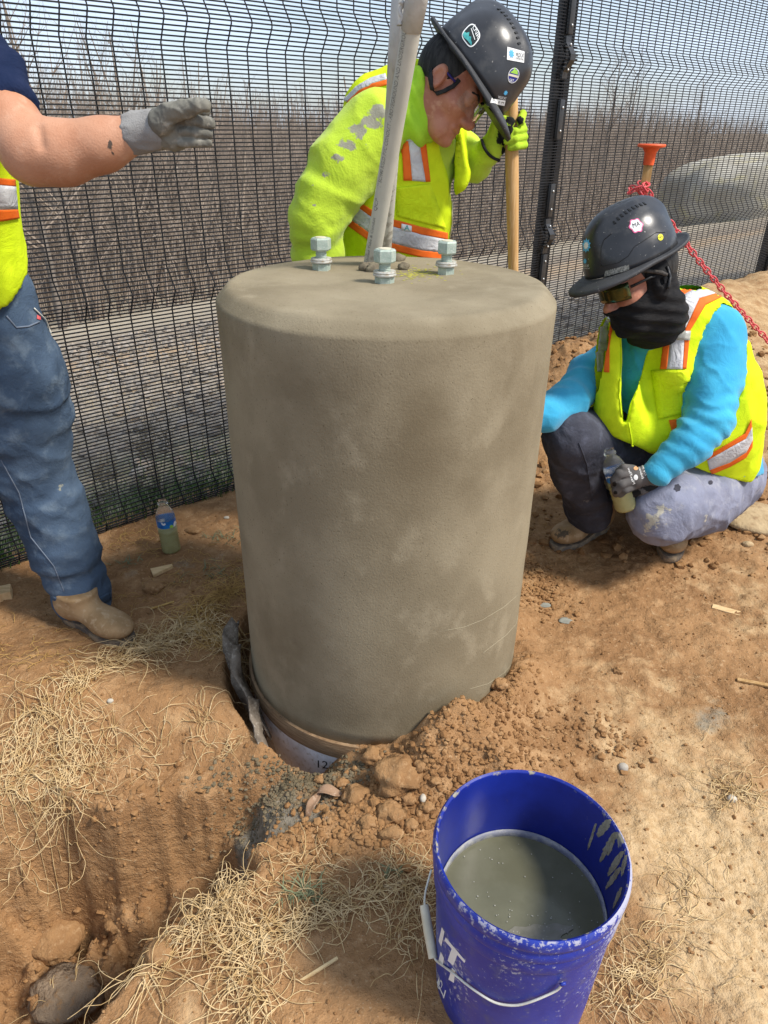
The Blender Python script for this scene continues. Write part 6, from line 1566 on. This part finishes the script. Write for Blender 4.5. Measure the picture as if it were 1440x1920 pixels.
# crumbs of soil strewn over the ground: far too many to count
ico = bmesh.new(); bmesh.ops.create_icosphere(ico, subdivisions=1, radius=1); IV = np.array([v.co[:] for v in ico.verts]); IF = np.array([[v.index for v in f.verts] for f in ico.faces]); ico.free()
def crumbs(n, pos, size, name, label, m_):
    xy = pos(n); n = len(xy); s = size[0] + (size[1] - size[0]) * rr.random(n) ** 3.2; z = H(xy[:, 0], xy[:, 1])
    V = IV[None] * (1 + rr.uniform(-.34, .34, (n, len(IV), 1))) * s[:, None, None] * rr.uniform(.7, 1.25, (n, 1, 3)) * np.array([1, 1, .75])
    V = V + np.concatenate([xy, (z + s * .25)[:, None]], 1)[:, None]
    F = (IF[None] + (np.arange(n) * len(IV))[:, None, None]).reshape(-1, 3)
    o = obj(name, V.reshape(-1, 3), F, m_, None, False, origin=V.reshape(-1, 3).mean(0)); tag(o, label, 'soil crumbs', kind='stuff'); return o
def clear(xy):
    k = (np.hypot(xy[:, 0] - PIER[0], xy[:, 1] - PIER[1]) > PR + .012) & (np.hypot(xy[:, 0] - BC[0], xy[:, 1] - BC[1]) > .15); return xy[k]
M_crumb = mat('soil_crumb', (.29, .16, .070), (.215, .112, .048), (.37, .225, .11), rough=.97, sc=7, bump=.4, bsc=120, spec=.08)
def pos_all(n): return clear(np.stack([rr.uniform(-1.25, 1.35, n), .45 + 2.0 * rr.random(n) ** 1.2], 1))
def near_px(n, L_):
    out = []
    for px, py, s, w_ in L_:
        c = tpx(px, py)[:2]; out.append(c + rr.normal(0, 1, (int(n * w_), 2)) * np.array(s))
    return clear(np.concatenate(out))
crumbs(9000, pos_all, (.0008, .0046), 'soil_crumbs', 'small crumbs of brown soil strewn over the ground', M_crumb)
crumbs(4600, lambda n: near_px(n, [(860, 1400, (.10, .05), .22), (740, 1500, (.09, .05), .25), (960, 1290, (.05, .10), .15), (1010, 1100, (.05, .09), .16), (640, 1560, (.12, .06), .2), (120, 1800, (.14, .12), .12), (280, 1650, (.12, .08), .08), (1110, 1380, (.08, .06), .08), (350, 1740, (.08, .05), .06)]), (.0012, .0095), 'loose_soil', 'loose lumpy soil heaped against the foot of the pier', M_crumb)
crumbs(2600, lambda n: clear(np.stack([rr.uniform(.5, 2.6, n), rr.uniform(2.0, 4.4, n)], 1)), (.003, .022), 'bank_soil', 'crumbly soil on the bank below the right fence panel', M_crumb)
M_crumbg = mat('mortar_crumb', (.135, .108, .066), (.185, .152, .10), (.24, .15, .075), rough=.97, sc=9, bump=.4, bsc=120, spec=.08)
crumbs(3200, lambda n: near_px(n, [(520, 1490, (.085, .035), .55), (600, 1460, (.06, .028), .45)]), (.0009, .0062), 'mortar_crumbs', 'grey crumbs of spilled mortar before the pier', M_crumbg)
def slope_pos(n):
    s = rr.uniform(-3.6, 4, n); t = rr.uniform(.25, 9, n); p = FP[None, :2] + FD[None, :2] * s[:, None] - FN[None, :2] * t[:, None]; return p
crumbs(9000, slope_pos, (.006, .055), 'gravel', 'pale gravel and rubble on the slope behind the fence', mat('slope_gravel', (.30, .265, .225), (.20, .175, .145), (.38, .29, .205), rough=.95, sc=3, bump=.4, bsc=40, spec=.08))
# clods and stones one can pick out
def stone(px, py, r, lab, m_=M_rock, sq=(1, .9, .65), amp=.62, name='soil_clod', cat='clod', grp='soil clods and stones', sink=.3, fr=2.6, fl=False, up=0):
    p = tpx(px, py); p[2] = Hs(p[0], p[1]) + r * sq[2] * (1 - 2 * sink) * .6 + up; return lump(name, p, r, int(px + py), m_, None, sq, amp, 3, fr, lab, cat, grp, fl)
for px, py, r, lab in [(745, 1462, .052, 'largest sandy clod at the front foot of the pier'), (672, 1500, .036, 'clod left of the largest one, beside the spilled mortar'), (700, 1418, .026, 'clod touching the torn rim behind the largest clod'), (735, 1530, .030, 'clod just before the largest one'), (790, 1440, .017, 'small clod on the right of the largest clod'),
                       (765, 1505, .019, 'clod below the right flank of the largest clod'), (690, 1545, .020, 'clod in front of the left clod'), (800, 1515, .016, 'round clod in the heap nearest the bucket rim'), (868, 1405, .012, 'yellowish clod right of the pier foot heap'), (935, 1285, .020, 'long clod against the right edge of the pier'),
                       (770, 1550, .016, 'clod at the low end of the heap'), (815, 1470, .013, 'clod between the heap and the bucket'), (640, 1470, .018, 'dark clod on the mortar spill'), (600, 1465, .014, 'dark clod at the left of the mortar spill')]:
    stone(px, py, r, lab, fl=False)
stone(735, 1566, .022, 'angular brown stone lying before the heap of clods', M_rock, (1.2, .7, .6), .22, 'stone', 'stone', fl=True)
stone(1420, 975, .125, 'large flat pale rock at the right edge', M_rock2, (1.15, 1.0, .24), .16, 'flat_rock', 'rock', 'stones on the ground', .3, 1.6)
stone(1330, 985, .030, 'small pale flat stone next to the crouching man\'s knee', M_rock2, (1.2, .7, .3), .2, 'stone', 'stone', 'stones on the ground')
stone(1402, 1022, .020, 'rounded tan stone in front of the large flat rock', M_rock2, (1, .8, .6), .2, 'stone', 'stone', 'stones on the ground')
stone(1270, 985, .024, 'brown stone under the crouching man', M_rock, (1, .8, .5), .2, 'stone', 'stone', 'stones on the ground')
stone(288, 1105, .035, 'reddish brown stone on trodden soil right of the boot', M_rock, (1, .8, .6), .2, 'stone', 'stone', 'stones on the ground', fl=True)
stone(363, 998, .026, 'brown stone right of the standing bottle', M_rock, (1.3, .8, .5), .2, 'stone', 'stone', 'stones on the ground')
stone(425, 972, .009, 'white pebble near the fence beside the pier', M_wpeb, (1.2, .8, .6), .1, 'pebble', 'pebble', 'stones on the ground')
stone(1372, 1500, .011, 'white pebble in the root tangle on the right', M_wpeb, (1, .9, .8), .1, 'pebble', 'pebble', 'stones on the ground')
stone(793, 1498, .009, 'white oval pebble in the heap of clods', M_wpeb, (.8, 1.3, .8), .1, 'pebble', 'pebble', 'stones on the ground')
stone(1168, 1442, .012, 'grey rounded pebble behind the bucket', M_pebble, (1, 1, .8), .15, 'pebble', 'pebble', 'stones on the ground')
stone(207, 1315, .007, 'white pebble on top of the dug bank', M_wpeb, (1.2, 1, .8), .1, 'pebble', 'pebble', 'stones on the ground')
stone(640, 1510, .010, 'small orange stone by the dry leaf', M_rock, (1, 1, .8), .2, 'pebble', 'pebble', 'stones on the ground')
stone(122, 1862, .066, 'grey boulder at the bottom of the trench', mat('grey_boulder', (.27, .20, .135), (.20, .15, .105), (.27, .165, .085), rough=.95, sc=16, bump=1.0, bsc=60, spec=.05, bdist=.014), (1.25, .95, .5), .5, 'boulder', 'rock', 'rocks in the trench', .75, 2.4)
stone(110, 1760, .065, 'brown boulder higher in the trench floor', M_rock, (1, 1, .6), .3, 'boulder', 'rock', 'rocks in the trench', .4)
stone(298, 1790, .026, 'sandy clod on the near lip of the trench', M_rock, (1, .9, .7), .2, 'soil_clod', 'clod')
for px, py, r, lab in [(215, 1740, .022, 'clod at the foot of the trench wall'), (1010, 1345, .012, 'small clod between pier and bucket'), (1160, 1260, .014, 'clod in the middle of the dry patch'), (1125, 1370, .014, 'clod above the bucket rim to the right')]:
    stone(px, py, r, lab)
# bits of grey mortar
for px, py, r, lab in [(1060, 1165, .016, 'grey mortar flake right of the pier'), (1022, 1135, .014, 'grey mortar flake close to the pier\'s right edge'), (500, 1760, .010, 'grey mortar bit beside the root tangle')]:
    stone(px, py, r, lab, mat('wet_mortar', (.26, .26, .22), (.20, .20, .17), rough=.8, sc=30, bump=.3), (1.3, 1, .2), .25, 'mortar_flake', 'mortar', 'mortar flakes', .3)
# wood chips, offcut, leaf
def slab(name, lab, px, py, size, yaw, m_, cat, tilt=.08, dz=.0, grp=None, taper=0):
    p = tpx(px, py); p[2] = Hs(p[0], p[1]) + size[2] * .35 + dz; cs, sn = math.cos(yaw), math.sin(yaw); ax = np.array([[cs, sn, tilt], [-sn, cs, .02], [-tilt * cs, -tilt * sn, 1]])
    m = MB().box(p, size, ax, min(size) * .12); V = np.concatenate(m.V)
    if taper: q = (V - p) @ ax.T; V = p + (q * np.stack([np.ones(len(q)), 1 - taper * (q[:, 0] / size[0] + .5), np.ones(len(q))], 1)) @ ax
    o = obj(name, V + fbm(V, 60, 2, 3)[:, None] * .0008, m.F, m_, None, False, origin=p); tag(o, lab, cat, grp); return o
slab('wood_chip', 'pale wedge of split wood before the standing bottle', 305, 1070, (.070, .042, .012), .5, M_ochip, 'wood chip', .1, .0, 'scraps of wood', .75)
slab('wood_offcut', 'cut end of a pale board at the left edge', 0, 1122, (.075, .05, .032), .4, M_ochip, 'offcut', .03, .004, 'scraps of wood')
slab('wood_strip', 'thin pale wooden strip lying on the right', 1362, 1146, (.085, .024, .005), -.55, M_ochip, 'wood strip', .03, .001, 'scraps of wood')
slab('wood_strip', 'long brown splinter by the right edge', 1415, 1283, (.09, .012, .006), -.35, M_stake, 'splinter', .04, .001, 'scraps of wood')
slab('straw_stalk', 'straight straw stalk in front of the reddish stone', 305, 1138, (.075, .005, .004), .55, M_root2, 'stalk', .02, .002)
slab('twig', 'short pale twig below the root tangle', 590, 1830, (.095, .005, .005), .55, M_root, 'twig', .05, .004)
def leaf(px, py, ln, wd, yaw, lab, tilt):
    p = tpx(px, py); p[2] = Hs(p[0], p[1]) + .012; V = []; n = 9
    ax = np.array([[math.cos(yaw), math.sin(yaw), tilt], [-math.sin(yaw), math.cos(yaw), .1], [0, 0, 1]])
    for i in range(n):
        u = i / (n - 1); w_ = wd * math.sin(math.pi * (.08 + .86 * u)) ** .7
        for j in (-1, -.5, 0, .5, 1): V.append(p + np.array([ln * (u - .5), w_ * j / 2, .25 * w_ * j * j + .008 * math.sin(u * 5)]) @ ax)
    o = obj('dry_leaf', np.array(V), [(i * 5 + j, i * 5 + j + 1, (i + 1) * 5 + j + 1, (i + 1) * 5 + j) for i in range(n - 1) for j in range(4)], mat('dead_leaf', (.30, .19, .12), (.22, .13, .075), (.40, .29, .21), rough=.8, sc=30, bump=.4, bsc=60), None, True, origin=p)
    md = o.modifiers.new('thickness', 'SOLIDIFY'); md.thickness = .001; tag(o, lab, 'leaf', 'dead leaves')
leaf(618, 1494, .060, .026, -.1, 'pinkish brown dead leaf flat on the mortar spill', .15); leaf(588, 1515, .060, .022, 1.1, 'brown dead leaf standing on edge beside the flat leaf', .5)
def f3_():
    c = tpx(570, 1676); return np.array([c[0] + rr.normal(0, .022), c[1] + rr.normal(0, .009), Hs(c[0], c[1]) - .002])
def tuft(px, py, sx, sy, n, h, lab):
    c = tpx(px, py); root = thing('grass_tuft', lab, 'grass', c, 'small grass tufts'); V = []; F = []
    for i in range(n):
        p = c + np.array([rr.normal(0, sx), rr.normal(0, sy), 0]); p[2] = Hs(p[0], p[1]) - .002; a = rr.uniform(0, 6.28); hh = h * rr.uniform(.5, 1.1); dx = np.array([math.cos(a), math.sin(a), 0]); s_ = np.array([-dx[1], dx[0], 0]) * .0022; k = len(V)
        for u in np.linspace(0, 1, 5):
            q = p + dx * hh * .9 * u + np.array([0, 0, hh * (.9 * u - .55 * u * u)]); V += [q - s_ * (1 - u * .9), q + s_ * (1 - u * .9)]
        F += [(k + 2 * j, k + 2 * j + 1, k + 2 * j + 3, k + 2 * j + 2) for j in range(4)]
    obj('blades', np.array(V), F, mat('blue_green_blades', (.20, .215, .115), (.14, .16, .085), rough=.7, sc=20, bump=0), root, False)['kind'] = 'stuff'
tuft(568, 1678, .022, .010, 46, .045, 'small green grass tuft in front of the trench'); tuft(240, 1055, .02, .012, 22, .04, 'grey green weed rosette left of the wood wedge'); tuft(735, 1640, .012, .01, 14, .03, 'few green blades in the roots left of the bucket')
tuft(430, 1010, .05, .03, 40, .05, 'flattened grass beside the pier near the fence'); tuft(400, 1075, .06, .03, 40, .045, 'flattened grey grass at the left of the pier')

# ------------------------------------------------------------------ stake with orange cap, red plastic chain
Yst = 3.35
st_top = aty(1222, 272, Yst); st_dir = st_top - aty(1203, 385, Yst); st_dir /= np.linalg.norm(st_dir)
sx_, sy_ = st_top[0], st_top[1]; gz = Hs(sx_, sy_); foot = st_top - st_dir * ((st_top[2] - gz + .08) / st_dir[2])
stk = thing('stake', 'wooden stake with an orange plastic cap behind the crouching man', 'stake', foot)
axs = frame(st_dir, (.2, 1, 0)); Ls = np.linalg.norm(st_top - foot)
MB().box((foot + st_top) / 2, (.036, .018, Ls), axs, .001).build('shaft', M_stake, stk, True, .6)
V, F = lathe([(0, .004), (.055, .004), (.058, .0), (.056, -.006), (.034, -.012), (.026, -.026), (.024, -.030), (.0215, -.075), (.018, -.075), (.018, -.005), (0, -.005)], st_top, axs, 32); obj('orange_cap', V, F, M_ocap, stk, True, autosmooth=.6)
# chain: looped round the stake, then sagging off to the right
kn = aty(1210, 352, Yst - .03); e1 = aty(1330, 500, Yst + .05); e2 = aty(1450, 632, Yst + .12)
pts = [kn]; n = 60; end = e2 + (e2 - e1) * .9; sag = .05
for i in range(1, n + 1):
    u = i / n; p = kn * (1 - u) + end * u; p = p + np.array([0, 0, -sag * 4 * u * (1 - u)]); pts.append(p)
pts = np.array(pts); t = np.r_[0, np.cumsum(np.linalg.norm(np.diff(pts, axis=0), axis=1))]
ch = thing('plastic_chain', 'red plastic chain strung from the stake down to the right', 'chain', kn)
pit = .030; nl = int(t[-1] / pit)
def link_mesh():
    a = np.linspace(0, 2 * math.pi, 20, endpoint=False); P = np.stack([.022 * np.sign(np.cos(a)) * np.abs(np.cos(a)) ** .8, .0115 * np.sin(a), 0 * a], 1); P = np.concatenate([P, P[:1]]); V, F = tube(P, .0036, 6, False); return mesh_data('chain_link', V, F, M_red, True)
lm = link_mesh()
def put_link(p, d, i):
    d = d / np.linalg.norm(d); s_ = np.cross(d, [0, 0, 1.0]); s_ /= np.linalg.norm(s_); q = np.cross(d, s_); ang = math.radians(90 * (i % 2) + 35 + 12 * math.sin(i * 1.7)); y = s_ * math.cos(ang) + q * math.sin(ang); z = np.cross(d, y)
    o = bpy.data.objects.new('chain_link', lm); COL.objects.link(o); o.parent = ch; pl = p - OFF[ch]
    o.matrix_local = Matrix(((d[0], y[0], z[0], pl[0]), (d[1], y[1], z[1], pl[1]), (d[2], y[2], z[2], pl[2]), (0, 0, 0, 1)))
for i in range(nl):
    u = i * pit; p = np.array([np.interp(u, t, pts[:, k]) for k in range(3)]); d = np.array([np.interp(u + .01, t, pts[:, k]) for k in range(3)]) - p
    put_link(p, d, i)
for i in range(7):                               # the wrapped end
    a = i / 7 * 2 * math.pi; p = kn + np.array([.035 * math.cos(a) - .02, .03 * math.sin(a) + .03, .018 * math.cos(a)]); put_link(p, np.array([-math.sin(a), math.cos(a), .3]), i)
for i in range(9):                               # doubled tail below the knot
    p = kn + (pts[6] - kn) * i / 9 * .9 + np.array([-.018, 0, -.012]); put_link(p, pts[6] - kn, i + 1)
print('details', time.time() - T0)
